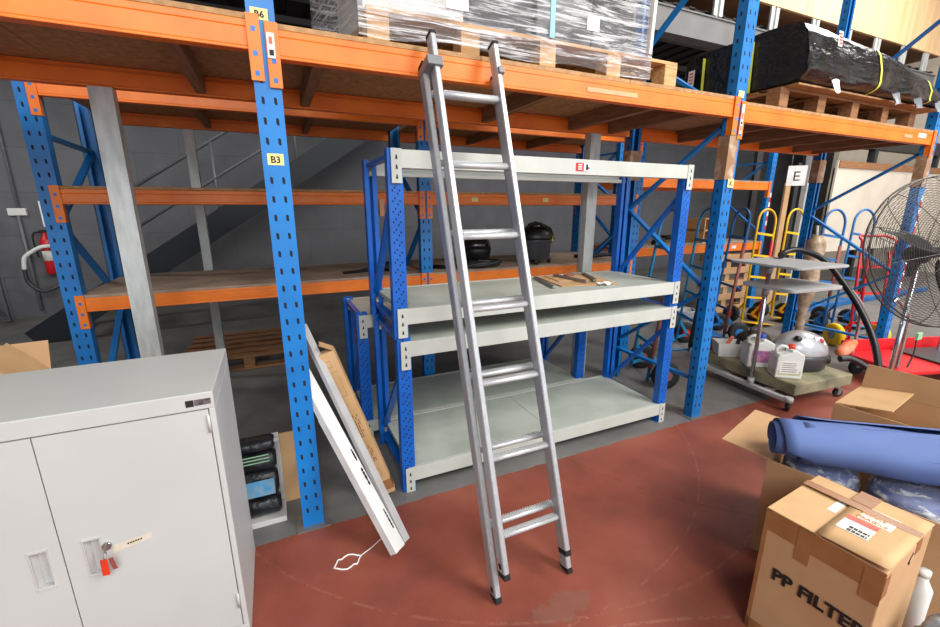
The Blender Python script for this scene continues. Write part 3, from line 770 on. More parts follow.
# white tray with film packs beside cabinet
wt = thing('shelf_tray', 'white folded metal shelf panel standing on edge between cabinet and blue post', 'shelf panel', (-.15, 2.16, 0))
k = MB().box(-.26, -.085, 2.31, 2.318, 0, .42).box(-.30, -.085, 2.13, 2.318, 0, .012).box(-.30, -.085, 2.13, 2.136, .012, .03)
k.build('panel', M['whitecard'], wt, bevel=.002, world=True)
ob = tag(MB().box(-.05, .035, 0, .016, 0, .40).build('chipboard_offcut', M['cartonlight'], None, bevel=.002), 'brown chipboard strip standing on edge beside the B3 post', 'board'); ob.location = (-.035, 2.29, 0); ob.rotation_euler = (radians(-6), 0, 0)
def filmpack(z0, h, lab, kind):
    t = thing('film_pack', lab, 'packaged roll', (-.20, 2.22, z0), 0)
    k = MB(); hw, r_ = .095, h/2
    def fn(u, v):
        a_ = 2*pi*v; 
        nzv = noise.noise(V((u*4, cos(a_)*1.5, sin(a_)*1.5+z0*9)))*.006
        pinch = 1-.25*max(0, abs(u-.5)*2-.85)/.15
        return (-hw+2*hw*u, -(.052+nzv)*cos(a_)*pinch, r_+(r_-.002+nzv*.3)*sin(a_)*pinch)
    k.sheet(fn, 14, 22); k.build('wrapped_pack', M['bagfilm'], t)
    k = MB()
    if kind == 1:
        k.sheet(lambda u, v: (-hw*.8+1.6*hw*u, -.0595, .03+(h-.06)*v), 2, 2); k.build('printed_label', M['cyanink'], t)
    if kind == 2:
        for i in range(3): k.sheet(lambda u, v: (-hw*.8+1.5*hw*u, -.0585-.0*i, h*.62+i*.018+.006*v), 2, 1)
        k.build('printed_band', M['greenbit'], t)
    if kind == 3:
        k.cyl((-hw-.01, 0, h*.5), (hw+.02, 0, h*.5), .012, 10); k.build('roll_core', M['paper'], t)
    return t
filmpack(.0125, .115, 'glossy black bagged roll lowest of four packs on the white tray', 0)
filmpack(.128, .15, 'blue and silver labelled film pack second from the bottom on the white tray', 1)
filmpack(.279, .11, 'black pack with pale green print third up on the white tray', 2)
filmpack(.39, .075, 'shiny black roll with a white core topping the packs by the cabinet', 3)
# litter
k = MB(); pts = [(.16+.06*cos(a_)+.01*sin(3*a_), 1.72+.035*sin(a_)+.008*cos(5*a_), .003) for a_ in [2*pi*i/24 for i in range(24)]]
k.tube(pts, .0035, 6, closed=True); k.tube([(.22, 1.73, .003), (.28, 1.76, .003), (.34, 1.80, .003)], .0025, 6)
tag(k.build('plastic_strap', M['paper'], None), 'torn loop of white plastic strapping on the red floor by the white carton', 'litter')

# ------------------------------------------------------------------ things on the rear rack shelf
ZS = 1.0495
def sphere_prof(r, rz, z0, n=10, a0=-90, a1=90):
    return [(max(1e-7, r*cos(radians(a0+(a1-a0)*i/n))), z0+rz*sin(radians(a0+(a1-a0)*i/n))) for i in range(n+1)]
v = thing('barrel_vacuum', 'tall dark grey wet and dry barrel vacuum on the rear rack shelf', 'vacuum cleaner', (2.38, 3.66, ZS), radians(20))
v.scale = (1.0, 1.0, .83)
MB().lathe([(.15, .05), (.155, .06), (.165, .27), (.17, .29)], n=28).build('tank', M['charcoal'], v)
MB().lathe([(.175, .29), (.178, .31), (.17, .35), (.14, .40), (.09, .43), (0, .435)], n=28).build('motor_head', M['blackplastic'], v)
MB().tube([(-.12, 0, .40), (-.1, 0, .46), (0, 0, .48), (.1, 0, .46), (.12, 0, .40)], .014).build('carry_handle', M['blackplastic'], v)
for a_ in (45, 135, 225, 315):
    c = V((.15*cos(radians(a_)), .15*sin(radians(a_)), 0))
    k = MB().cyl((c.x, c.y, .0), (c.x*1.0, c.y, .05), .022, 10); k.build('castor', M['rubber'], v)
for a_ in (-30, 150):
    c = V((.178*cos(radians(a_)), .178*sin(radians(a_)), 0)); MB().box(c.x-.012, c.x+.012, c.y-.02, c.y+.02, .26, .32).build('latch', M['strap'], v)
MB().tube([(.17, -.03, .2), (.24, -.06, .28), (.25, 0, .40), (.16, .06, .46), (.05, .1, .44)], .018).build('hose', M['blackplastic'], v)
v = thing('canister_vacuum', 'round shiny black canister vacuum with orange catch on rear rack shelf', 'vacuum cleaner', (1.84, 3.92, ZS))
MB().lathe([(.12, .02), (.15, .05), (.165, .13), (.16, .16)], n=28).build('lower_shell', M['blackplastic'], v)
MB().lathe([(.16, .16)]+[(max(1e-7, .16*cos(radians(a_))), .16+.14*sin(radians(a_))) for a_ in range(10, 91, 10)], n=28).build('dome_lid', mat('gloss_black', (34, 32, 36), .15, coat=.6), v)
MB().bar((-.03, -.06, .31), (.06, -.1, .275), .05, .03).build('orange_catch', M['orangeplastic'], v, bevel=.006)
for a_ in (20, 140, 260): MB().cyl((.11*cos(radians(a_)), .11*sin(radians(a_)), 0), (.11*cos(radians(a_)), .11*sin(radians(a_)), .04), .022, 10).build('castor', M['rubber'], v)
k = MB(); P = []
for i in range(60):
    a_ = 2*pi*i/26; P.append((1.76+.17*cos(a_)*(1+.05*sin(i)), 3.575+.085*sin(a_), ZS+.021+.012*i/26+.004*sin(i*1.3)))
P = [(1.30, 3.66, ZS+.02), (1.40, 3.58, ZS+.02), (1.52, 3.57, ZS+.021)]+P[18:]
k.tube(P, .019, 8); tag(k.build('vacuum_hose', M['blackplastic'], None), 'coiled black vacuum hose on the rear shelf seen between the ladder rungs', 'hose')
k = MB(); P = [(.5, 3.66, ZS+.013)]
for i in range(40): P.append((.62+.28*random.random()+.004*i, 3.62+.2*random.random(), ZS+.013+.05*random.random()))
P.append((1.05, 3.75, ZS+.013)); k.tube(P, .012, 7)
tag(k.build('black_cable', M['rubber'], None), 'tangled heap of black cable on the rear shelf right of the B3 post', 'cable')
k = MB().tube([(2.9, 3.6, ZS+.022), (3.1, 3.66, ZS+.03), (3.3, 3.58, ZS+.05), (3.2, 3.75, ZS+.022), (3.0, 3.8, ZS+.022)], .02, 8)
tag(k.build('vacuum_hose', M['rubber'], None), 'short black hose piece at the right end of the rear rack shelf', 'hose')

# things on the far right rack
Z3 = 1.0795
v = thing('canister_vacuum', 'grey canister vacuum with blue lid on the far orange rack behind blue bracing', 'vacuum cleaner', (4.42, 4.52, Z3))
MB().lathe([(.13, .0), (.16, .04), (.17, .14), (.165, .17)], n=24).build('lower_shell', M['greyplastic'], v)
MB().lathe([(.165, .17)]+[(max(1e-7, .165*cos(radians(a_))), .17+.15*sin(radians(a_))) for a_ in range(10, 91, 16)], n=24).build('dome_lid', mat('dark_blue_lid', (40, 46, 130), .3), v)
k = MB(); P = [(4.86+.16*i/6+.1*sin(i), 4.42+.05*cos(i*1.7), Z3+.02+.008*i) for i in range(14)]
tag(MB().tube(P, .02, 8).build('vacuum_hose', M['rubber'], None), 'black hose heap on the far orange rack beside the blue-lidded vacuum', 'hose')
cr = thing('wooden_crate', 'small open wooden crate with a shelf on the far orange rack', 'crate', (6.0, 4.5, Z3))
k = MB().box(-.24, .24, -.15, .15, 0, .016).box(-.24, .24, -.15, .15, .17, .186).box(-.24, .24, -.15, .15, .34, .356)
k.build('shelf', M['pine'], cr)
for x in (-.24, .0, .224): MB().box(x, x+.016, -.15, .15, .016, .34).build('side_board', M['pine'], cr)
# pallets standing on edge below
def pallet(name, label, L_, W_, nb, H=.14, cols=(M['pine'], M['pinedark']), loc=(0,0,0), rz=0, tilt=None, blocks=(.1, .145)):
    t = thing(name, label, 'pallet', loc, rz)
    if tilt: t.rotation_euler = tilt
    bt = .018
    n = nb
    for i in range(n):
        y = -W_/2+.05+(W_-.1)*i/(n-1); MB().box(-L_/2, L_/2, y-.048, y+.048, H-bt, H).build('top_board', cols[0], t, bevel=.002)
    for j in range(blocks_n(L_)):
        x = -L_/2+.05+(L_-.1)*j/(blocks_n(L_)-1)
        MB().box(x-.05, x+.05, -W_/2, W_/2, H-2*bt-.0005, H-bt-.0005).build('stringer_board', cols[0], t, bevel=.002)
        for y in (-W_/2+.05, 0, W_/2-.05):
            MB().box(x-.05, x+.05, y-.05, y+.05, bt+.0005, H-2*bt-.001).build('block', cols[0], t, bevel=.003)
    for y in (-W_/2+.05, 0, W_/2-.05): MB().box(-L_/2, L_/2, y-.05, y+.05, 0, bt).build('bottom_board', cols[1], t, bevel=.002)
    return t
def blocks_n(L_): return 3 if L_ < 1.5 else 5
pallet('wooden_pallet', 'wooden pallet standing on edge beneath the far orange rack', 1.0, .9, 5, cols=(M['carton'], M['pinedark']), loc=(6.25, 4.35, .454), tilt=(radians(90), 0, 0))
pallet('wooden_pallet', 'wooden pallet lying on the floor under the left racking', 1.2, 1.0, 6, loc=(-.35, 5.12, 0), cols=(M['pinedark'], M['pinedark']))
bk = thing('plastic_bucket', 'pale grey bucket with a blue handle on the floor between blue hand trucks', 'bucket', (4.75, 3.75, 0))
MB().lathe([(.13, 0), (.15, .3), (.158, .31), (.15, .31), (.125, .02), (0, .02)], n=24).build('pail', M['traygrey'], bk)
MB().tube([(-.15, -.02, .3), (-.12, -.12, .24), (0, -.17, .2), (.12, -.12, .24), (.15, -.02, .3)], .012).build('handle', M['bluecap'], bk)

# ------------------------------------------------------------------ hand trucks
def hand_truck(label, loc, rz, H, w, col, tilt=0.0, grip=None, bars=(.35, .62, .9, 1.18), wheel=M['rubber'], hub=None, wr=.12, toe=True, double=False, one_grip=False, name='hand_truck', flat_top=False, grip_z=(.15, .55), group=None, lean=0.0):
    t = thing(name, label, 'hand truck', loc, rz, group)
    t.rotation_euler = (tilt, lean, rz)
    R_ = w/2 if not flat_top else .06; r = .0145
    z0 = .03
    P = [(-w/2, 0, z0), (-w/2, 0, H-R_)]
    if flat_top:
        P += [(-w/2+.02, .06, H-.02), (-w/2+.05, .09, H), (w/2-.05, .09, H), (w/2-.02, .06, H-.02)]
    else:
        P += [(-R_*cos(pi*i/10), 0, H-R_+R_*sin(pi*i/10)) for i in range(1, 10)]
    P += [(w/2, 0, H-R_), (w/2, 0, z0)]
    MB().tube(P, r, 10).build('tube_frame', col, t)
    if double:
        for x in (-w/2+.07, w/2-.07): MB().tube([(x, -.02, z0), (x, -.02, H*.8), (x, .0, H*.86)], r, 10).build('inner_tube', col, t)
    for z in bars:
        MB().bar((-w/2, 0, z*H/1.5), (w/2, 0, z*H/1.5), .012, .03).build('crossbar', col, t)
    if grip:
        for x in ((w/2,) if one_grip else (-w/2, w/2)):
            MB().cyl((x, 0, H*grip_z[0]), (x, 0, H*grip_z[1]), r+.005, 12).build('sleeve', grip, t)
    if toe == 'loop': MB().tube([(-w/2, 0, .05), (-w/2, -.26, .018), (w/2, -.26, .018), (w/2, 0, .05)], .012, 8).build('toe_loop', col, t)
    elif toe:
        k = MB().box(-w/2-.02, w/2+.02, -.22, .01, .02, .028); k.build('toe_plate', col, t, bevel=.002)
    MB().cyl((-w/2-.06, .12, wr), (w/2+.06, .12, wr), .01, 10).build('axle', M['steel'], t)
    for x in (-w/2, w/2):
        MB().bar((x, 0, wr+.16), (x, .12, wr), .012, .03).bar((x, 0, wr-.05), (x, .12, wr), .012, .03).build('axle_bracket', col, t)
        c = x*(1+.12/w)+ (0.01 if x > 0 else -.01)
        Mx = Matrix.Translation((c, .12, wr)) @ Matrix.Rotation(pi/2, 4, 'Y')
        o = MB().lathe([(.05, -.03), (wr*.72, -.034), (wr*.93, -.028), (wr, 0), (wr*.93, .028), (wr*.72, .034), (.05, .03)], n=24, M=Mx).build('wheel', wheel, t)
        MB().lathe([(.0, -.037), (.05, -.035), (.05, .035), (0, .037)], n=16, M=Mx, sm=False).build('hub', hub or col, o)
    return t
hand_truck('nearer yellow hand truck with red sleeve leaning by the orange rack', (5.98, 3.62, .004), radians(-6), 1.58, .33, M['yellow'], tilt=radians(-5), lean=radians(7), grip=M['redgrip'], one_grip=True, grip_z=(.1, .74), hub=M['red'])
hand_truck('farther yellow hand truck with red sleeve, in front of the grey prop', (6.60, 3.60, .004), radians(-6), 1.58, .33, M['yellow'], tilt=radians(-5), lean=radians(7), grip=M['redgrip'], one_grip=True, grip_z=(.1, .74), hub=M['red'])
hand_truck('teal blue hand truck with faded red tube, right behind the shelving unit', (3.07, 2.82, .004), radians(-112), 1.58, .36, M['cyanblue'], toe=False, tilt=radians(-6), grip=M['rust'], one_grip=True, grip_z=(.1, .8), hub=M['rust'], wr=.13)
hand_truck('teal hand truck with dark taped tube between the shelving and the K post', (4.18, 3.25, .004), radians(-118), 1.58, .36, M['cyanblue'], toe='loop', tilt=radians(-4), grip=M['darkpole'], one_grip=True, grip_z=(.05, .78), hub=M['red'], wr=.13)
hand_truck('blue hand truck with long red tube just right of the K post', (5.05, 3.45, .004), radians(-118), 1.58, .34, M['htblue'], tilt=radians(-4), grip=M['rust'], one_grip=True, grip_z=(.05, .75), wr=.12)
hand_truck('left one of two blue hand trucks against the white panel', (6.40, 3.06, .004), radians(-10), 1.58, .36, M['htblue'], tilt=radians(-5), lean=radians(8), grip=M['rust'], one_grip=True, grip_z=(.3, .72), wr=.12)
hand_truck('right one of two blue hand trucks against the white panel', (7.02, 3.02, .004), radians(-10), 1.58, .38, M['htblue'], tilt=radians(-5), lean=radians(8), grip=M['darkpole'], one_grip=True, grip_z=(.3, .7), wr=.12)
hand_truck('red hand truck with yellow wheels standing left of the fan', (6.10, 2.37, .004), radians(-25), 1.29, .38, M['red'], tilt=radians(-5), double=True, bars=(.35, .75, 1.1), wheel=M['yellow'], hub=M['steel'], wr=.14, flat_top=True)
k = MB().bar((7.5, 3.75, .04), (11.5, 3.75, .04), .07, .07)
tag(k.build('steel_bar', M['htblue'], None, bevel=.004), 'blue steel bar lying on the floor behind the blue hand trucks', 'bar')

# planks, sign and white panel at right rear
def plank(x, y, h, w, lab, m=M['carton'], lean=4, th=.03, nm='timber_plank'):
    o = MB().box(-w/2, w/2, -th/2, th/2, 0, h).build(nm, m, None, bevel=.002); o.location = (x, y, .003); o.rotation_euler = (radians(-2), radians(lean), 0); tag(o, lab, 'plank'); return o
plank(7.22, 4.14, 1.95, .12, 'tan timber plank standing left of the grey prop behind yellow hand trucks', lean=3)
plank(7.95, 4.16, 1.95, .14, 'tan timber plank standing right of the grey prop near the blue post', lean=3)
plank(7.15, 4.6, 2.5, .14, 'dark upright steel plank in the gloom right of the far orange rack', M['darksteel'], 3, nm='steel_plank')
plank(7.4, 4.75, 2.6, .16, 'wide dark steel plank behind the E sign', M['darksteel'], 2, nm='steel_plank')
plank(7.9, 4.4, 2.3, .10, 'narrow dark steel plank between the two tan planks', M['darksteel'], 3, nm='steel_plank')
sg = thing('letter_sign', 'white sign with black letter E hung above the yellow hand trucks', 'sign', (7.05, 3.95, 2.04), radians(-50))
MB().box(-.115, .115, -.004, .004, -.14, .14).build('sign_board', M['paper'], sg)
text('letter', 'E', .19, sg.matrix_basis @ frame((-.05, -.0046, -.07), (1, 0, 0), (0, 0, 1)), M['ink'], sg, .0004)
for x in (-.08, .08): MB().cyl((x, 0, .14), (x, .02, .33), .003, 6).build('hanger', M['steel'], sg)
wp = thing('sheet_board', 'big white sheet board standing behind the blue hand trucks at right', 'board', (11.5, 4.7, 0))
MB().box(9.55, 14.2, 4.68, 4.72, .75, 2.42).build('sheet', M['creamwall'], wp, bevel=.004, world=True)
MB().box(9.57, 14.2, 4.66, 4.68, 2.3, 2.42).build('top_batten', M['pinedark'], wp, world=True)
for x in (9.7, 11.6, 13.6): MB().box(x-.04, x+.04, 4.73, 4.8, 0, 2.3).build('stand_post', M['darksteel'], wp, world=True)
db = thing('steel_beam_rack', 'dark steel beam rail with uprights above the white sheet board at right', 'steel beam', (11.3, 5.2, 0))
MB().box(9.5, 14.8, 5.15, 5.3, 2.78, 3.05).build('rail', M['darksteel'], db, world=True)
for i in range(11): MB().box(9.7+i*.45, 9.76+i*.45, 5.14, 5.15, 2.98, 3.09).build('rail_clip', M['galv'], db, world=True)
for x in (9.6, 11.9, 14.7): MB().box(x-.06, x+.06, 5.16, 5.29, 0, 2.78).build('upright', M['darksteel'], db, world=True)
struct('wall_partition', MB().box(12.6, 15, 6.2, 6.3, 0, 4.3), M['creamwall'])

# ------------------------------------------------------------------ wheeled cart
ct = thing('tray_trolley', 'grey two-tray trolley on castors carrying a stone slab and cleaning things', 'trolley', (3.95, 2.15, 0))
BL = lambda y: 3.62+(y-1.8)*.09
for dx in (0, .68):
    MB().bar((BL(1.79)+dx, 1.79, .095), (BL(2.58)+dx, 2.58, .095), .05, .036).build('base_bar', M['basegrey'], ct, bevel=.006, world=True)
for y in (2.0, 2.4): MB().bar((BL(y)+.02, y, .092), (BL(y)+.66, y, .092), .05, .025).build('cross_bar', M['basegrey'], ct, bevel=.003, world=True)
for x, y, a_ in ((BL(1.79), 1.79, .5), (BL(2.58), 2.58, 1.2), (BL(1.79)+.68, 1.79, -.4), (BL(2.58)+.68, 2.58, .2)):
    MB().cyl((x, y, .085), (x, y, .122), .030, 14).build('castor_housing', M['basegrey'], ct, world=True)
    off = V((.02*cos(a_), .02*sin(a_), 0)); nrm = V((-sin(a_), cos(a_), 0))
    c = V((x, y, .036))+off
    MB().bar(c+nrm*.02+V((0, 0, .048)), c+nrm*.02, .03, .004, up=nrm).bar(c-nrm*.02+V((0, 0, .048)), c-nrm*.02, .03, .004, up=nrm).box(x-.028, x+.028, y-.028, y+.028, .081, .086).build('castor_fork', M['steel'], ct, world=True)
    MB().cyl(c-nrm*.014, c+nrm*.014, .036, 20).build('castor_wheel', M['rubber'], ct, world=True)
    MB().cyl(c-nrm*.016, c+nrm*.016, .015, 14).build('castor_hub', M['steel'], ct, world=True)
PX_ = BL(2.12)
MB().cyl((PX_, 2.12, .11), (PX_, 2.12, 1.11), .016, 14).build('pole', M['chrome'], ct, world=True)
MB().cyl((PX_, 2.12, .11), (PX_, 2.12, .165), .026, 14).build('pole_socket', M['basegrey'], ct, world=True)
for z in (.90, 1.075): MB().cyl((PX_, 2.12, z), (PX_, 2.12, z+.06), .024, 14).build('pole_collar', M['traygrey'], ct, world=True)
def rrect(x0, x1, y0, y1, r, n=5):
    P = []
    for cx, cy, a0 in ((x1-r, y1-r, 0), (x0+r, y1-r, 90), (x0+r, y0+r, 180), (x1-r, y0+r, 270)):
        P += [(cx+r*cos(radians(a0+90*i/n)), cy+r*sin(radians(a0+90*i/n))) for i in range(n+1)]
    return P
def tray(nm, cx, cy, sx, sy, z, th):
    a_ = radians(-5); ex, ey = V((cos(a_), sin(a_), 0)), V((-sin(a_), cos(a_), 0))
    MB().prism(rrect(-sx/2, sx/2, -sy/2, sy/2, .05), (cx, cy, z), ex, ey, (0, 0, th)).build(nm, M['traygrey'], ct, bevel=.004, world=True)
tray('upper_tray', 3.865, 2.12, .60, .60, 1.135, .02)
tray('lower_tray', 3.87, 2.06, .60, .44, .955, .028)
sl = tag(MB().box(-.35, .35, -.44, .44, 0, .098).build('stone_slab', M['stone'], None, bevel=.01), 'rough mottled stone slab lying on the trolley base', 'slab')
sl.location = (4.055, 2.19, .1235); sl.rotation_euler = (0, 0, radians(-5))
def jug(label, loc, rz, cap, lab_m, tint, sc=1.0, liquid=False):
    t = thing('jerry_can', label, 'jerry can', loc, rz)
    w, d, h = .115*sc, .085*sc, .29*sc
    prof = [(-w, 0), (w, 0), (w, h*.72), (w*.9, h*.82), (w*.3, h*.93), (w*.0, h), (-w*.42, h), (-w*.5, h*.93), (-w*.8, h*.86), (-w, h*.74)]
    k = MB().prism([(-w, .0), (w, 0), (w, h*.74), (w*.93, h*.84), (w*.55, h*.92), (w*.35, h*.97), (-w*.02, h*.97), (-w*.06, h*.9), (-w*.5, h*.82), (-w*.86, h*.8), (-w, h*.7)], (0, d, 0), (1, 0, 0), (0, 0, 1), (0, -2*d, 0))
    k.build('body', tint, t, bevel=.018)
    MB().tube([(-w*.05, 0, h*.88), (-w*.1, 0, h*1.0), (-w*.5, 0, h*1.04), (-w*.86, 0, h*.95), (-w*.88, 0, h*.76)], .014, 10).build('handle', tint, t)
    MB().cyl((w*.2, 0, h*.96), (w*.2, 0, h*1.1), .026, 18).build('cap', cap, t)
    k = MB().box(-w*.72, w*.72, -d-.0012, -d+.001, h*.18, h*.6)
    lb = k.build('printed_label', lab_m, t)
    k = MB()
    for i in range(5):
        z = h*(.24+.07*i); k.box(-w*.6, w*(.2+.4*random.random()), -d-.002, -d-.0012, z, z+.004)
    k.build('print_line', M['ink'] if lab_m is M['paper'] else M['pinklabel'], lb)
    if liquid: MB().prism([(-w*1.002, .012), (w*1.002, .012), (w*1.002, h*.34), (-w*1.002, h*.34)], (0, d*1.002, 0), (1, 0, 0), (0, 0, 1), (0, -2*d*1.002, 0)).build('liquid', M['liquid'], t, bevel=.015)
    return t
ZC = .2225
jug('white jerry can with red cap and paper label on the trolley slab', (3.79, 1.95, ZC), radians(-36), M['redtag'], M['paper'], M['jerry'], .86, True)
jug('white jerry can with blue cap and pink label behind the trolley pole', (3.83, 2.21, ZC), radians(-36), M['bluecap'], M['pinklabel'], M['jerry'], .9)
tb = thing('plastic_tub', 'white plastic tub at the left end of the trolley slab', 'tub', (3.86, 2.50, ZC), radians(-35))
k = MB(); o_ = [(-.12, -.09), (.12, -.09), (.12, .09), (-.12, .09)]
vs = [(x*.86, y*.86, 0) for x, y in o_]+[(x, y, .13) for x, y in o_]+[(x*.95, y*.94, .13) for x, y in o_]+[(x*.8, y*.8, .01) for x, y in o_]
fs = [(3, 2, 1, 0)]
for b in (0, 4, 8):
    for i in range(4): fs.append((b+i, b+(i+1) % 4, b+4+(i+1) % 4, b+4+i))
fs.append((12, 13, 14, 15)); k.add(vs, fs); k.build('body', M['whitecard'], tb)
tag(MB().bar((3.82, 2.53, .24), (3.86, 2.47, .41), .02, .03).build('tool_handle', M['orangeplastic'], None, bevel=.006), 'orange tool handle sticking out of the white tub', 'tool')
sv = thing('floor_vacuum', 'silver domed cylinder vacuum with black base on the trolley slab', 'vacuum cleaner', (4.13, 2.04, ZC), radians(-20))
sv.scale = (.92, .92, 1.1)
MB().lathe([(.17, .0), (.19, .02), (.195, .10), (.19, .125)], n=30, M=Matrix.Diagonal((1.25, 1, 1, 1))).build('base_shell', M['charcoal'], sv)
MB().lathe([(.192, .126), (.19, .14)]+[(max(1e-7, .19*cos(radians(a_))), .14+.155*sin(radians(a_))) for a_ in range(8, 91, 9)], n=30, M=Matrix.Diagonal((1.25, 1, 1, 1))).build('lid', M['silver'], sv)
MB().lathe([(.03, 0), (.034, .01), (.02, .03), (0, .034)], c=(-.12, -.09, .245), n=14).build('knob', M['blackplastic'], sv)
k = MB().quad((.02, -.155, .225), (.13, -.14, .21), (.12, -.1, .262), (.02, -.115, .275)); k.build('badge', M['paper'], sv)
k = MB().lathe([(.022, 0), (.022, .002), (0, .002)], n=16, M=Matrix.Translation((.085, -.127, .244)) @ Matrix.Rotation(radians(38), 4, 'X')); k.build('round_emblem', M['red'], sv)
MB().tube([(.2, -.06, .07), (.25, -.08, .07)], .035, 14).build('hose_inlet', M['blackplastic'], sv)
v = thing('floor_vacuum', 'black domed vacuum behind the silver one on the trolley slab', 'vacuum cleaner', (4.16, 2.46, ZC), radians(10))
MB().lathe([(.13, 0), (.15, .03), (.15, .1)]+[(max(1e-7, .15*cos(radians(a_))), .1+.11*sin(radians(a_))) for a_ in range(10, 91, 10)], n=26, M=Matrix.Diagonal((1.3, 1, 1, 1))).build('body', M['blackplastic'], v)
MB().tube([(-.1, 0, .2), (-.08, 0, .25), (.08, 0, .25), (.1, 0, .2)], .01).build('handle', M['blackplastic'], v)
# hoses
def smooth_pts(P, n=8):
    P = [V(p) for p in P]; out = []
    for i in range(len(P)-1):
        p0 = P[max(i-1, 0)]; p1 = P[i]; p2 = P[i+1]; p3 = P[min(i+2, len(P)-1)]
        for j in range(n):
            t = j/n
            out.append(.5*((2*p1)+(p2-p0)*t+(2*p0-5*p1+4*p2-p3)*t*t+(3*p1-p0-3*p2+p3)*t**3))
    return out+[P[-1]]
tag(MB().tube(smooth_pts([(4.02, 2.26, 1.181), (4.10, 2.30, 1.20), (4.22, 2.24, 1.23), (4.30, 2.08, 1.16), (4.30, 1.90, .98), (4.24, 1.70, .76), (4.16, 1.55, .55), (4.12, 1.46, .30), (4.14, 1.42, .03)]), .024, 12).build('vacuum_hose', M['blackplastic'], None), 'thick black hose arching from the trolley top tray to the open carton', 'hose')
tag(MB().tube(smooth_pts([(4.455, 1.875, .292), (4.55, 1.82, .29), (4.62, 1.68, .2), (4.56, 1.48, .08), (4.4, 1.34, .03)]), .027, 12).build('vacuum_hose', M['blackplastic'], None), 'black hose running from the silver vacuum down to the floor', 'hose')
wr_ = thing('wrapped_roll', 'plastic wrapped roll with a protruding tube standing behind the trolley', 'wrapped roll', (5.42, 2.72, 0), 0)
def lump(u, v, r0=.1):
    a_ = 2*pi*v; z = .02+1.28*u
    r = (.042+.048*min(1, max(0, (u-.33)*5)))*(1+.12*noise.noise(V((u*14, cos(a_)*2, sin(a_)*2))))
    if u > .97: r *= .6
    return (r*cos(a_), -r*sin(a_), z)
MB().sheet(lump, 40, 18).build('wrapped_body', mat('wrapped_film', (186, 164, 138), .25, c2=(128, 104, 84), scale=9, bump=.5), wr_)
MB().cyl((0, 0, 1.22), (-.03, 0, 1.40), .014, 10).build('core_tube', M['traygrey'], wr_)
MB().lathe([(.12, 0), (.12, .02), (.03, .03)], n=18).build('foot', M['darksteel'], wr_)

# red platform trolley with chrome handles
rt = thing('platform_trolley', 'low red platform trolley with two chrome handles behind the open carton', 'trolley', (5.52, 1.66, 0), radians(-18))
MB().box(-.62, .62, -.28, .28, .17, .21).build('platform', M['red'], rt, bevel=.008)
MB().box(-.62, .62, .28, .30, .14, .32).build('side_rail', M['red'], rt, bevel=.004)
MB().box(-.1, .58, -.2, .24, .2105, .23).build('rubber_mat', M['charcoal'], rt, bevel=.004)
for x in (-.5, .5):
    for y in (-.2, .2):
        w_o = MB().cyl((x, y-.02, .07), (x, y+.02, .07), .07, 20).build('wheel', M['rubber'], rt); MB().box(x-.03, x+.03, y-.03, y+.03, .07, .17).build('wheel_fork', M['steel'], rt)
for x, y in ((-.58, -.2), (-.58, .2)):
    MB().tube(smooth_pts([(x, y, .2), (x, y, .62), (x-.02, y, .7), (x-.14, y, .82), (x-.17, y, .84), (x-.2, y, .82)]), .0145, 10).build('chrome_handle', M['chrome'], rt)
for x, y in ((.35, -.1), (.35, .18)):
    MB().tube(smooth_pts([(x, y, .2), (x, y, .62), (x-.02, y, .72), (x-.1, y, .86)]), .0135, 10).build('chrome_handle', M['chrome'], rt)
o = tag(MB().tube(smooth_pts([(0, 0, 0), (.06, 0, .12), (.1, .02, .26)]), .006, 8).build('wire_stem', M['blackplastic'], None), 'thin black stem with pale green tag rising behind the carton', 'stem'); o.location = (4.95, 1.60, .2315)
MB().box(.06, .14, 0, .02, .24, .3).build('green_tag', M['greenbit'], o)
o = tag(MB().lathe([(.02, 0), (.05, .02), (.055, .09), (.03, .16), (0, .18)], n=14, M=Matrix.Rotation(radians(70), 4, 'Y') @ Matrix.Diagonal((1, 1, 1.6, 1))).build('plastic_scoop', M['orangeplastic'], None), 'crumpled orange plastic piece on the red trolley beside the silver vacuum', 'plastic piece'); o.location = (4.66, 1.98, .27)

# ------------------------------------------------------------------ pedestal fan
fc = V((3.67, 1.17, 1.335)); fr = .455
fa = thing('pedestal_fan', 'large black pedestal fan with round wire cage at the right edge', 'fan', (fc.x, fc.y, 0))
ax = -V((sin(radians(24.5)), cos(radians(24.5)), 0)); ax = (ax+V((0, 0, .22))).normalized()
rX = V((0, 0, 1)).cross(ax).normalized(); rY = ax.cross(rX)
def fp(r, a_, d): return fc+(rX*cos(a_)+rY*sin(a_))*r+ax*d
def cage(side, nm):
    k = MB()
    nR = 30
    for i in range(nR):
        r = .06+(fr-.06)*i/(nR-1); d = side*(.02+.085*sqrt(max(0, 1-(r/fr)**2.6)))
        k.tube([fp(r, 2*pi*j/56, d) for j in range(56)], .0016 if i < nR-1 else .005, 5, closed=True)
    for j in range(12):
        a_ = 2*pi*j/12+.2
        k.tube([fp(.05+(fr-.05)*i/10, a_, side*(.0235+.085*sqrt(max(0, 1-((.05+(fr-.05)*i/10)/fr)**2.6)))) for i in range(11)], .0022, 5)
    return k.build(nm, M['steelwire'], fa, world=True)
M['steelwire'] = mat('fan_wire', (84, 80, 76), .4, .6)
cage(1, 'front_grille'); cage(-1, 'rear_grille')
k = MB()
Mx = Matrix((( rX.x, rY.x, ax.x, fc.x), (rX.y, rY.y, ax.y, fc.y), (rX.z, rY.z, ax.z, fc.z), (0, 0, 0, 1)))
MB().lathe([(0, -.19), (.05, -.19), (.06, -.16), (.06, -.10), (.03, -.08), (.03, .03), (0, .04)], n=20, M=Mx).build('motor', M['charcoal'], fa, world=True)
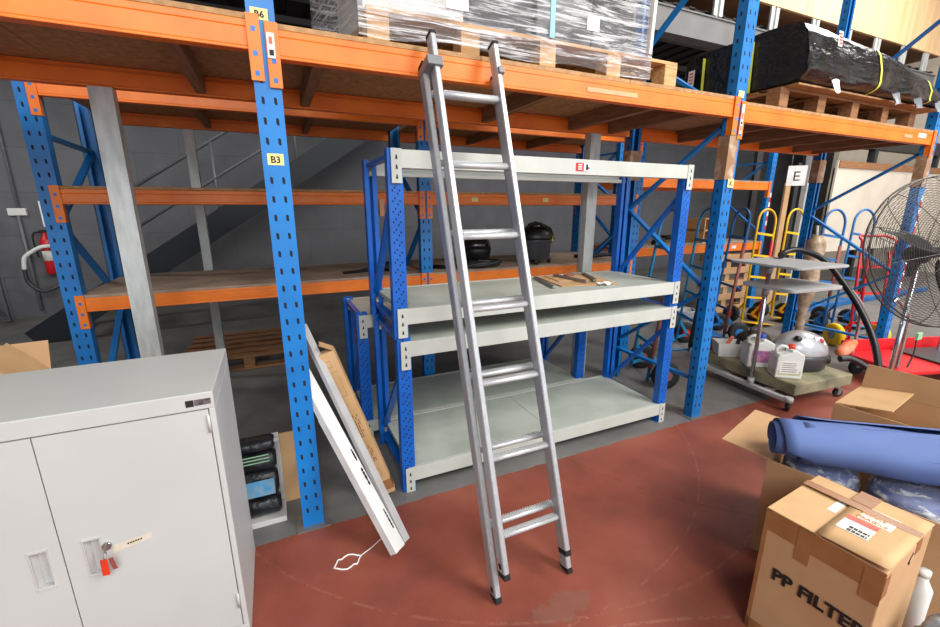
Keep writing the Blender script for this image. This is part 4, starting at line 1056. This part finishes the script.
MB().lathe([(.0, .095), (.02, .10), (.02, .112), (0, .116)], n=16, M=Mx).build('hub_badge', M['paper'], fa, world=True)
for j in range(3):
    a0 = radians(161+120*j)
    def bl(u, v):
        r = .05+.36*u; wdt = .03+.065*sin(pi*min(1, u*1.15+.1))**.8*(1-.35*u)
        a_ = a0+(v-.5)*wdt/max(r, .08)*1.1; return fp(r, a_, .02+(v-.5)*.07*(1-.4*u))
    MB().sheet(bl, 12, 6, .003).build('blade', M['blackplastic'], fa, world=True)
MB().cyl((fc.x, fc.y, .03)-ax*.0 if False else V((fc.x-ax.x*.12, fc.y-ax.y*.12, .03)), V((fc.x-ax.x*.12, fc.y-ax.y*.12, 1.30)), .014, 14).build('stand_pole', M['chrome'], fa, world=True)
MB().lathe([(0.0, 0), (.26, 0), (.26, .02), (.06, .05), (.03, .08)], c=(fc.x-ax.x*.12, fc.y-ax.y*.12, 0), n=28).build('base_disc', M['blackplastic'], fa, world=True)

# ------------------------------------------------------------------ cartons in the foreground
pb = thing('cardboard_box', 'taped brown carton printed PP FILTER in the right foreground', 'cardboard box', (1.747, .612, 0), radians(5))
W2, D2, H2 = .194, .165, .538
MB().box(-W2, W2, -D2, D2, 0, H2-.004).build('box_body', M['carton'], pb, bevel=.004)
MB().box(-W2-.001, W2-.002, .0015, D2+.001, H2-.003, H2+.001).build('flap', M['cartonlight'], pb, bevel=.001)
def topflap(u, v):
    return (-W2-.004+(2*W2+.006)*u, -D2-.002+(D2+.02)*v, H2+.004+.006*u*(1-v)+.012*(1-u)*(1-v)+.004*v)
MB().sheet(topflap, 6, 6, .003).build('flap', M['cartonlight'], pb)
def pbox(name, m, x0, x1, y0, y1, z0, z1): return MB().box(x0, x1, y0, y1, z0, z1).build(name, m, pb)
e = .0012
pbox('tape', M['tape'], -W2-e, -W2+e, -D2, D2, H2-.085, H2-.006)
pbox('tape', M['tape'], -W2-2*e, -W2+e, .02, .062, H2-.135, H2-.006)
pbox('tape', M['tape'], -W2-2*e, -W2+e, D2-.012, D2+e, .0, H2-.006)
pbox('tape', M['tape'], -W2-2*e, -W2+e, -D2, -D2+.05, H2-.125, H2-.02)
pbox('tape', M['tape'], -W2-.0, -W2+.04, -D2-e, -D2+e, H2-.1, H2-.02)
pbox('tape', M['tape'], W2-.09, W2+e, -.03, .03, H2+.001, H2+.0125)
pbox('tape', M['tape'], .06, .1, -D2-.001, D2, H2+.009, H2+.0122)
pbox('tape', M['tape'], -W2-2*e, -W2+e, -.05, D2, .0, .05)
pbox('tape', M['tape'], .05, .1, -D2-e, -D2+e, H2-.05, H2-.0)
def ptop(x, y):
    u = (x+W2+.004)/(2*W2+.006); v = (y+D2+.002)/(D2+.02)
    return H2+.0045+.006*u*(1-v)+.012*(1-u)*(1-v)+.004*v+.0008
k = MB()
def patch(k, x0, x1, y0, y1, m, dz=0.0):
    k.sheet(lambda u, v: (x0+(x1-x0)*u, y0+(y1-y0)*v, ptop(x0+(x1-x0)*u, y0+(y1-y0)*v)+dz), 4, 4, 0, m)
patch(k, -.105, .0, -.085, .0, 0); patch(k, .008, .105, -.108, -.02, 0)
patch(k, -.03, .0, -.085, -.0, 1, .0006)
pl_ = k.build('shipping_label', [M['paper'], M['redink']], pb)
MB().box(-.02, .085, .03, .055, H2+.0012, H2+.0022).build('label_strip', M['paper'], pb)
bx = pb.matrix_basis
for i, (wd, mm, sz, yy) in enumerate((('FRAGILE', M['orangeink'], .022, -.04), ('HANDLE', M['orangeink'], .018, -.066), ('WITH CARE', M['orangeink'], .0125, -.09))):
    pass
zt_ = ptop(.05, -.06)+.0016
text('lettering', 'FRAGILE', .022, bx @ frame((.014, -.016, zt_), (0, -1, 0), (1, 0, 0)), M['orangeink'], pl_, .0008)
text('lettering', 'FRAGILE', .017, bx @ frame((.048, -.020, zt_), (0, -1, 0), (1, 0, 0)), M['orangeink'], pl_, .0008)
k = MB(); zt2 = ptop(-.08, -.04)+.0012
for i in range(2): 
    for j in range(9): k.box(-.1+i*.02, -.088+i*.02, -.08+j*.006, -.0765+j*.006+.0015*(j % 2), zt2, zt2+.0006)
k.build('printed_line', M['ink'], pl_)
text('box_print', 'PP FILTER', .064, bx @ frame((-W2-2*e-.0006, D2-.052, .275), (0, -1, 0), (0, 0, 1)), M['ink'], pb, .0008, bold=.0022)
k = MB().tube([(.0, -D2-.001, H2-.06), (.02, -D2-.001, H2-.04), (.03, -D2-.001, H2-.03)], .0012, 5).tube([(.0, -D2-.001, H2-.055), (.015, -D2-.001, H2-.058), (.012, -D2-.001, H2-.07)], .0012, 5)
k.build('pen_mark', M['ink'], pb)

# box with wrapped blue rolls
u_ = V((.27, -.963, 0)).normalized(); ang = math.atan2(u_.y, u_.x); v_ = V((-u_.y, u_.x, 0))
c2 = V((1.945, 1.0, 0))+u_*.31+v_*.25
bb = open_box('cardboard_box', 'open carton holding plastic-wrapped blue rolls behind the PP FILTER carton', 'cardboard box', (c2.x, c2.y, 0), ang, .62, .50, .485, [('l', .2, 88)])
def wrapped_roll(label, x, y, h, r):
    t = thing('fabric_roll', label, 'roll', (x, y, .0065))
    MB().lathe([(0, 0), (r, 0), (r, h-.03), (r*.9, h), (.03, h+.003), (0, h)], n=36).build('rolled_sheet', M['blueroll'], t)
    def wf(u, v):
        a_ = 2*pi*v; n_ = noise.noise(V((cos(a_)*3+x*7, sin(a_)*3, u*5)))*.010
        if u < .6: q = u/.6; rr, z = r+.006+n_, .01+(h-.03)*q
        else: q = (u-.6)/.4; rr, z = (r+.006)*cos(q*pi/2)+n_*(1-q), h-.02+.04*sin(q*pi/2)+n_
        return (rr*cos(a_), -rr*sin(a_), z)
    MB().sheet(wf, 20, 40).build('plastic_wrap', M['filmclear'], t)
q1 = c2-u_*.15-v_*.07; q2 = c2+u_*.15-v_*.05
wrapped_roll('left plastic-wrapped blue roll standing in the open carton', q1.x, q1.y, .47, .135)
wrapped_roll('right plastic-wrapped blue roll in the open carton behind the PP FILTER box', q2.x, q2.y, .475, .135)
br_ = thing('vinyl_roll', 'loosely rolled blue vinyl sheet lying across the open carton', 'roll', (2.2, .85, .54))
A0 = V((1.955, 1.03, .595)); AX = V((.67, -.74, .012)).normalized(); SN = V((-AX.y, AX.x, 0)).normalized(); UP = V((0, 0, 1))
def spiral(u, v, shift=0.0):
    a_ = 2*pi*2.35*v-.9; r = (.06+.055*v)*(1+.22*u)
    st_ = .02+.10*max(0, v-.35)*(1+.2*sin(a_*1.3))+.05*(v > .72)
    L_ = 1.2
    flat = 1.18*cos(a_)*r; zz = .84*sin(a_)*r
    n_ = .006*noise.noise(V((u*5, v*9, 1.7)))
    return A0+AX*(st_+L_*u)+SN*(flat+n_)+UP*(zz+n_+.02*sin(u*2.2))
MB().sheet(spiral, 26, 120, .0022).build('rolled_sheet', M['bluefabric'], br_, world=True)
def tail(u, v):
    b = spiral(u, 1.0)
    return b+AX*.0+SN*(-.03-.12*v-.01*sin(v*6+u*4))+UP*(-.012-.05*v+.012*sin(v*5+u*3))
MB().sheet(lambda u, v: tail(u, v), 26, 10, .002).build('loose_edge', M['bluefabric'], br_, world=True)

# open carton with raised back flap
c3a = V((2.85, 1.18, 0)); c3b = V((3.27, 1.245, 0))
e1 = (c3b-c3a).normalized(); e2 = V((e1.y, -e1.x, 0))
c3 = c3a+e1*.215+e2*.36
ang3 = math.atan2(-e2.x*0+e1.y, e1.x)
bc = open_box('cardboard_box', 'open carton with tall back flap standing behind the blue vinyl roll', 'cardboard box', (c3.x, c3.y, 0), ang3, .43, .72, .50, [('r', .15, 4), ('b', .24, -80)])
o = tag(MB().sheet(lambda u, v: (-.12+.24*u, -.12+.24*v, .02+.04*sin(3*u)*cos(4*v)+.03*noise.noise(V((u*6, v*6, 3)))), 14, 14, .001).build('white_bag', M['paper'], None), 'white plastic bag inside the open carton at right', 'bag'); o.location = (c3.x+.02+e2.x*.1, c3.y+e2.y*.1, .365)
tag(MB().box(-.18, .18, -.32, .32, 0, .33).build('packed_carton', M['cartonlight'], None, bevel=.004), 'inner brown carton packed inside the open carton with back flap', 'cardboard box'); bpy.data.objects['packed_carton'].location = (c3.x, c3.y, .0065); bpy.data.objects['packed_carton'].rotation_euler = (0, 0, ang3)

# bottom right corner bag and carton
bg = thing('plastic_bag', 'crumpled grey plastic bag on the floor at the bottom right corner', 'bag', (1.835, .325, 0))
def bagf(u, v):
    th = pi*u; ph = 2*pi*v; d_ = V((sin(th)*cos(ph), -sin(th)*sin(ph), cos(th)))
    n_ = 1+.28*noise.noise(d_*2.2)+.12*abs(noise.noise(d_*6))
    p = V((d_.x*.115*n_, d_.y*.085*n_, .165+d_.z*.16*n_)); p.z = max(p.z, .002); return p
MB().sheet(bagf, 40, 56).build('bag_skin', M['greybag'], bg)
bo = thing('plastic_bottle', 'white plastic bottle standing between the PP FILTER carton and the open carton', 'bottle', (2.045, .475, 0))
bo.scale = (.72, .72, .74)
MB().lathe([(.045, 0), (.05, .01), (.05, .32), (.025, .37), (.025, .39), (0, .39)], n=20).build('bottle_body', M['jerry'], bo)
MB().lathe([(.028, .39), (.028, .42), (0, .42)], n=16).build('cap', M['paper'], bo)

# ------------------------------------------------------------------ goods on the upper racking
ZD = ZT+.0215
pallet('wooden_pallet', 'long pine pallet on the orange beam under the film-wrapped load', 1.88, .86, 7, .15, (M['pine'], M['pinedark']), (1.40, YF+.06+.43, ZD))
wl = thing('wrapped_load', 'film-wrapped stack of dark and grey goods on the long pallet', 'wrapped goods', (1.3, 2.52, ZD+.15))
L0, L1, F0, F1, ZB = .32, 2.10, YF+.036, YF+.86, ZD+.152
def bb_(nm, x0, x1, y0, y1, z0, z1, m): MB().box(x0, x1, y0, y1, z0, z1).build(nm, m, wl, bevel=.008, world=True)
bb_('packed_carton', L0+.14, .95, F0+.094, F1-.05, ZB, ZB+.30, M['whitecard'])
bb_('packed_carton', L0+.14, .78, F0+.114, F1-.05, ZB+.305, ZB+.62, M['cartonin'])
bb_('dark_case', .97, 1.34, F0+.094, F1-.05, ZB, ZB+.34, M['dark'])
bb_('dark_case', 1.36, 1.72, F0+.084, F1-.05, ZB, ZB+.26, M['charcoal'])
bb_('dark_case', 1.36, 1.98, F0+.114, F1-.05, ZB+.265, ZB+.62, M['dark'])
bb_('dark_case', 1.74, 2.03, F0+.094, F1-.05, ZB, ZB+.26, M['dark'])
bb_('packed_carton', .80, 1.34, F0+.124, F1-.05, ZB+.345, ZB+.62, M['charcoal'])
MB().cyl((1.72, F0+.02, ZB+.31), (2.0, F0+.015, ZB+.35), .055, 18).build('white_fabric_roll', M['paper'], wl, world=True)
MB().bar((2.065, F0-.004, ZB), (2.085, F0-.004, ZB+.65), .035, .02).build('corner_board', M['paper'], wl, world=True)
MB().box(1.385, 1.415, F0-.008, F0-.004, ZB-.01, ZB+.65).build('strapping', M['turq'], wl, world=True)
MB().box(.82, .93, F0-.009, F0-.006, ZB+.03, ZB+.14).build('paper_label', M['paper'], wl, world=True)
MB().box(1.62, 1.70, F0-.006, F0-.003, ZB+.06, ZB+.13).build('paper_label', M['paper'], wl, world=True)
def wrapf(u, v):
    # v around the plan perimeter, u upward
    per = [(L0+.1, F0), (L1, F0), (L1, F1), (L0, F1), (L0+.1, F0)]
    s_ = v*4; i = min(3, int(s_)); q = s_-i
    x = per[i][0]+(per[i+1][0]-per[i][0])*q; y = per[i][1]+(per[i+1][1]-per[i][1])*q
    z = ZB-.125+.79*u
    n_ = .016*noise.noise(V((x*3, y*3, z*14)))
    return (x, y+(n_ if i in (0, 2) else 0)-.003*(i == 0), z+.01*sin(x*9)*(u < .1))
MB().sheet(wrapf, 24, 64).build('stretch_film', M['film'], wl, world=True)

pallet('wooden_pallet', 'brown pallet on the right orange bay under the black-wrapped stack', 1.96, .95, 6, .15, (M['pinedark'], M['pinedark']), (4.35, YF+.06+.475, ZD-.022))
ZD -= .022
bw = thing('wrapped_stack', 'black plastic wrapped stack with yellow straps on the right pallet', 'wrapped goods', (4.5, 2.5, ZD+.15))
ZW = ZD+.152
MB().box(3.42, 5.52, YF-.02, 2.95, ZW, ZW+.012).build('base_board', M['chip'], bw, world=True)
def top_h(x):
    return .37-.05*max(0, (x-3.7)/1.0)-.14*max(0, (x-4.4)/1.2)-.10*max(0, (x-5.2)/.4)
def blk(u, v):
    # rounded cross-section swept along X
    x = 3.38+2.14*u; a_ = 2*pi*v
    cy, hw = 2.46, .50
    h = top_h(x)*(1-.0*u)
    cx, sx = cos(a_), sin(a_)
    pw = .32
    yy = (abs(cx)**pw)*(1 if cx > 0 else -1)*hw; zz = (abs(sx)**pw)*(1 if sx > 0 else -1)*.5+.5
    n_ = noise.noise(V((x*3, yy*4, zz*5)))*.022+noise.noise(V((x*9, yy*12, zz*12)))*.008
    taper = 1-.06*zz
    return (x+n_*.6, cy-yy*taper-(.03*(1-zz))+n_, ZW+.013+h*zz+(n_ if zz > .3 else n_*.2)-(.018*sin(x*5) if zz > .9 else 0))
k = MB().sheet(lambda u, v: blk(u, 1-v), 60, 64)
n0 = len(k.v)-(61*65)
for uu in (0, 60):
    ring = [n0+uu*65+j for j in range(64)]
    k.f.append((tuple(ring if uu else ring[::-1]), 0, False))
k.build('black_film', M['blackwrap'], bw, world=True)
def strap_x(x):
    k = MB(); P = [V(blk((x-3.38)/2.14, 1-j/48)) for j in range(48)]
    c = V((x, 2.46, ZW+.18)); P = [p+(p-c).normalized()*.006 for p in P]
    n = len(P); vs = []
    for p in P: vs += [V((x-.013, p.y, p.z)), V((x+.013, p.y, p.z))]
    k.add(vs, [(2*i, 2*i+1, 2*((i+1) % n)+1, 2*((i+1) % n)) for i in range(n)]); return k
for x in (4.30, 5.15): strap_x(x).build('yellow_strap', M['strap'], bw, world=True)
for y in (2.32, 2.72):
    MB().bar((3.352, y, ZW), (3.362, y+.02, ZW+.35), .006, .026, up=(1, 0, 0)).build('yellow_strap', M['strap'], bw, world=True)
for P_ in (((3.64, 1.925, ZW+.29), .05, .10), ((3.352, 2.80, ZW+.22), .06, .12)):
    (x, y, z), w_, h_ = P_
    if y < 2: k = MB().quad((x, y-.0, z-h_/2), (x+w_, y, z-h_/2), (x+w_+.015, y+.015, z+h_/2), (x+.015, y+.015, z+h_/2))
    else: k = MB().quad((x-.012, y+w_, z-h_/2), (x-.012, y, z-h_/2), (x-.012, y, z+h_/2), (x-.012, y+w_, z+h_/2))
    tgo = k.build('paper_tag', M['paper'], bw, world=True)
    k = MB()
    for i in range(4):
        zz = z-h_*.35+h_*.2*i
        if y < 2: k.box(x+.012, x+w_-.002, y-.003+.015*(i/4), y-.001+.015*(i/4), zz, zz+h_*.1)
        else: k.box(x-.0145, x-.0135, y+.012, y+w_-.012, zz, zz+h_*.1)
    k.build('red_print', M['redink'], tgo, world=True)
for x, w_ in ((3.75, .12), (4.6, .16), (4.95, .2), (5.3, .15)):
    MB().sheet(lambda u, v: (x+w_*(u-.5)*(1-.4*v), YF-.075-.03*v+.01*sin(u*8), ZW+.05-.09*v+.02*noise.noise(V((u*4+x, v*3, 0)))), 8, 5).build('torn_plastic', M['whitecard'] if x < 4 else M['greybag'], bw, world=True)

# ------------------------------------------------------------------ left back wall things
fx = thing('fire_extinguisher', 'red fire extinguisher with hose hung on the back wall at left', 'fire extinguisher', (-3.0, 8.2, .64))
fx.scale = (.85, .85, 1)
MB().lathe([(.07, 0), (.085, .02), (.085, .46), (.06, .53), (.03, .56), (.03, .6), (0, .6)], n=22).build('cylinder', M['red'], fx)
MB().box(-.06, .05, -.02, .02, .6, .64).build('valve_handle', M['blackplastic'], fx, bevel=.004)
MB().tube(smooth_pts([(-.03, 0, .61), (-.14, -.02, .58), (-.15, -.03, .4), (-.13, -.03, .25)]), .013, 8).build('hose', M['rubber'], fx)
MB().lathe([(.0862, .2), (.0862, .34)], n=22).build('paper_label', M['paper'], fx)
MB().box(-.03, .03, .085, .115, .2, .5).build('wall_bracket', M['steel'], fx)
tag(MB().box(-3.02, -2.78, 8.285, 8.298, 1.32, 1.68).box(-3.0, -2.8, 8.283, 8.286, 1.46, 1.66, 1).box(-2.98, -2.82, 8.283, 8.286, 1.36, 1.38, 1).build('safety_sign', [M['paper'], M['red']], None), 'white and red safety sign on the wall above the extinguisher', 'sign')
gh = thing('suction_hose', 'pale ribbed hose and black pipe looping from the back wall', 'hose', (-3.3, 8.2, .6))
MB().tube(smooth_pts([(-2.84, 8.055, 1.055), (-3.0, 8.05, 1.05), (-3.12, 8.05, .99), (-3.22, 8.05, .9), (-3.25, 8.05, .74)]), .026, 10).build('ribbed_hose', M['paper'], gh, world=True)
MB().tube(smooth_pts([(-3.25, 8.05, .74), (-3.24, 8.05, .55), (-3.12, 8.06, .42), (-2.96, 8.07, .46), (-2.8, 8.2, .62)]), .026, 10).build('black_pipe', M['charcoal'], gh, world=True)
tag(MB().box(-3.36, -3.16, 8.25, 8.299, 1.48, 1.58).build('junction_box', M['whitecard'], None, bevel=.006), 'white junction box on the back wall near the left edge', 'electrical box')
tag(MB().tube([(-3.24, 8.27, 1.58), (-3.24, 8.27, 4.2)], .014, 8).tube([(-3.26, 8.27, 1.48), (-3.26, 8.27, .1)], .02, 8).build('wall_conduit', M['greyplastic'], None), 'grey conduit pipe running down the back wall through the junction box', 'pipe')
MB().box(-2.90, -2.84, 8.04, 8.3, 1.03, 1.08).build('wall_bracket', M['steel'], gh, world=True)
mg = thing('mesh_gate', 'galvanised tube gate with wire leaning on the back wall at far left', 'gate', (-4.0, 8.0, 0))
MB().tube([(-5.2, 8.02, .03), (-5.2, 8.16, 2.3), (-3.62, 8.16, 2.3), (-3.52, 8.02, .03)], .02, 8, closed=True).build('gate_frame', M['greyrod'], mg, world=True)
k = MB()
for i in range(12): k.cyl((-5.15+.13*i, 8.03, .05), (-5.15+.13*i, 8.16, 2.28), .004, 5)
for i in range(14): k.cyl((-5.19, 8.03+.13*i/14, .1+.16*i), (-3.55, 8.03+.13*i/14, .1+.16*i), .004, 5)
k.build('wire_mesh', M['greyrod'], mg, world=True)
MB().cyl((-3.55, 8.0, .1), (-4.3, 8.0, 1.3), .022, 8).build('gate_brace', M['greyrod'], mg, world=True)

GROUPS = {'hand_truck': 'hand trucks parked at the right', 'film_pack': 'film packs stacked on the white tray', 'jerry_can': 'jerry cans on the trolley slab',
          'shelving_unit': 'blue and grey shelving units', 'pallet_rack': 'orange and blue pallet racks', 'fabric_roll': 'wrapped blue rolls in the open carton',
          'wooden_pallet': 'wooden pallets', 'timber_plank': 'tan timber planks behind the hand trucks', 'steel_plank': 'dark steel planks behind the hand trucks',
          'steel_bracket': 'steel brackets on the upper grey shelf', 'cardboard_box': 'cardboard boxes', 'flat_pack_carton': 'long cartons leaning by the B3 post'}
for o in list(COL.objects):
    n = o.name.split('.')[0]
    if o.parent is None and n in GROUPS and 'label' in o: o['group'] = GROUPS[n]

# ------------------------------------------------------------------ camera and light
cam = bpy.data.cameras.new('camera'); co = bpy.data.objects.new('camera', cam); COL.objects.link(co)
cam.sensor_width = 36; cam.sensor_fit = 'HORIZONTAL'; cam.lens = 425/940*36; cam.clip_start = .05; cam.clip_end = 100
co.location = (0, 0, 1.6); co.rotation_euler = (radians(90-14.1), 0, radians(-24.5))
sc = bpy.context.scene; sc.camera = co
def area(name, loc, sx, sy, power, col=(1, .97, .93), rot=(0, 0, 0)):
    l = bpy.data.lights.new(name, 'AREA'); l.shape = 'RECTANGLE'; l.size = sx; l.size_y = sy; l.energy = power; l.color = col
    o = bpy.data.objects.new(name, l); COL.objects.link(o); o.location = loc; o.rotation_euler = rot; return o
area('roof_light', (5.0, -2.6, 6.2), 3.0, 4.0, 430, rot=(radians(25), 0, 0))
area('roof_light', (-1.0, -4.2, 5.8), 3.0, 2.5, 165, rot=(radians(40), 0, 0))
area('roof_light', (9.5, 2.4, 6.6), 3.0, 3.0, 260)
area('wall_fill', (-4.6, 5.6, 4.1), 1.6, .3, 45)  # added fill brightening the left back wall, in place of an opening's light
w = bpy.data.worlds.new('world'); sc.world = w; w.use_nodes = True
w.node_tree.nodes['Background'].inputs['Color'].default_value = (.9, .95, 1, 1); w.node_tree.nodes['Background'].inputs['Strength'].default_value = 1.15
vs = sc.view_settings; vs.view_transform = 'Standard'; vs.look = 'None'; vs.gamma = 1; vs.use_curve_mapping = False; vs.exposure = .8
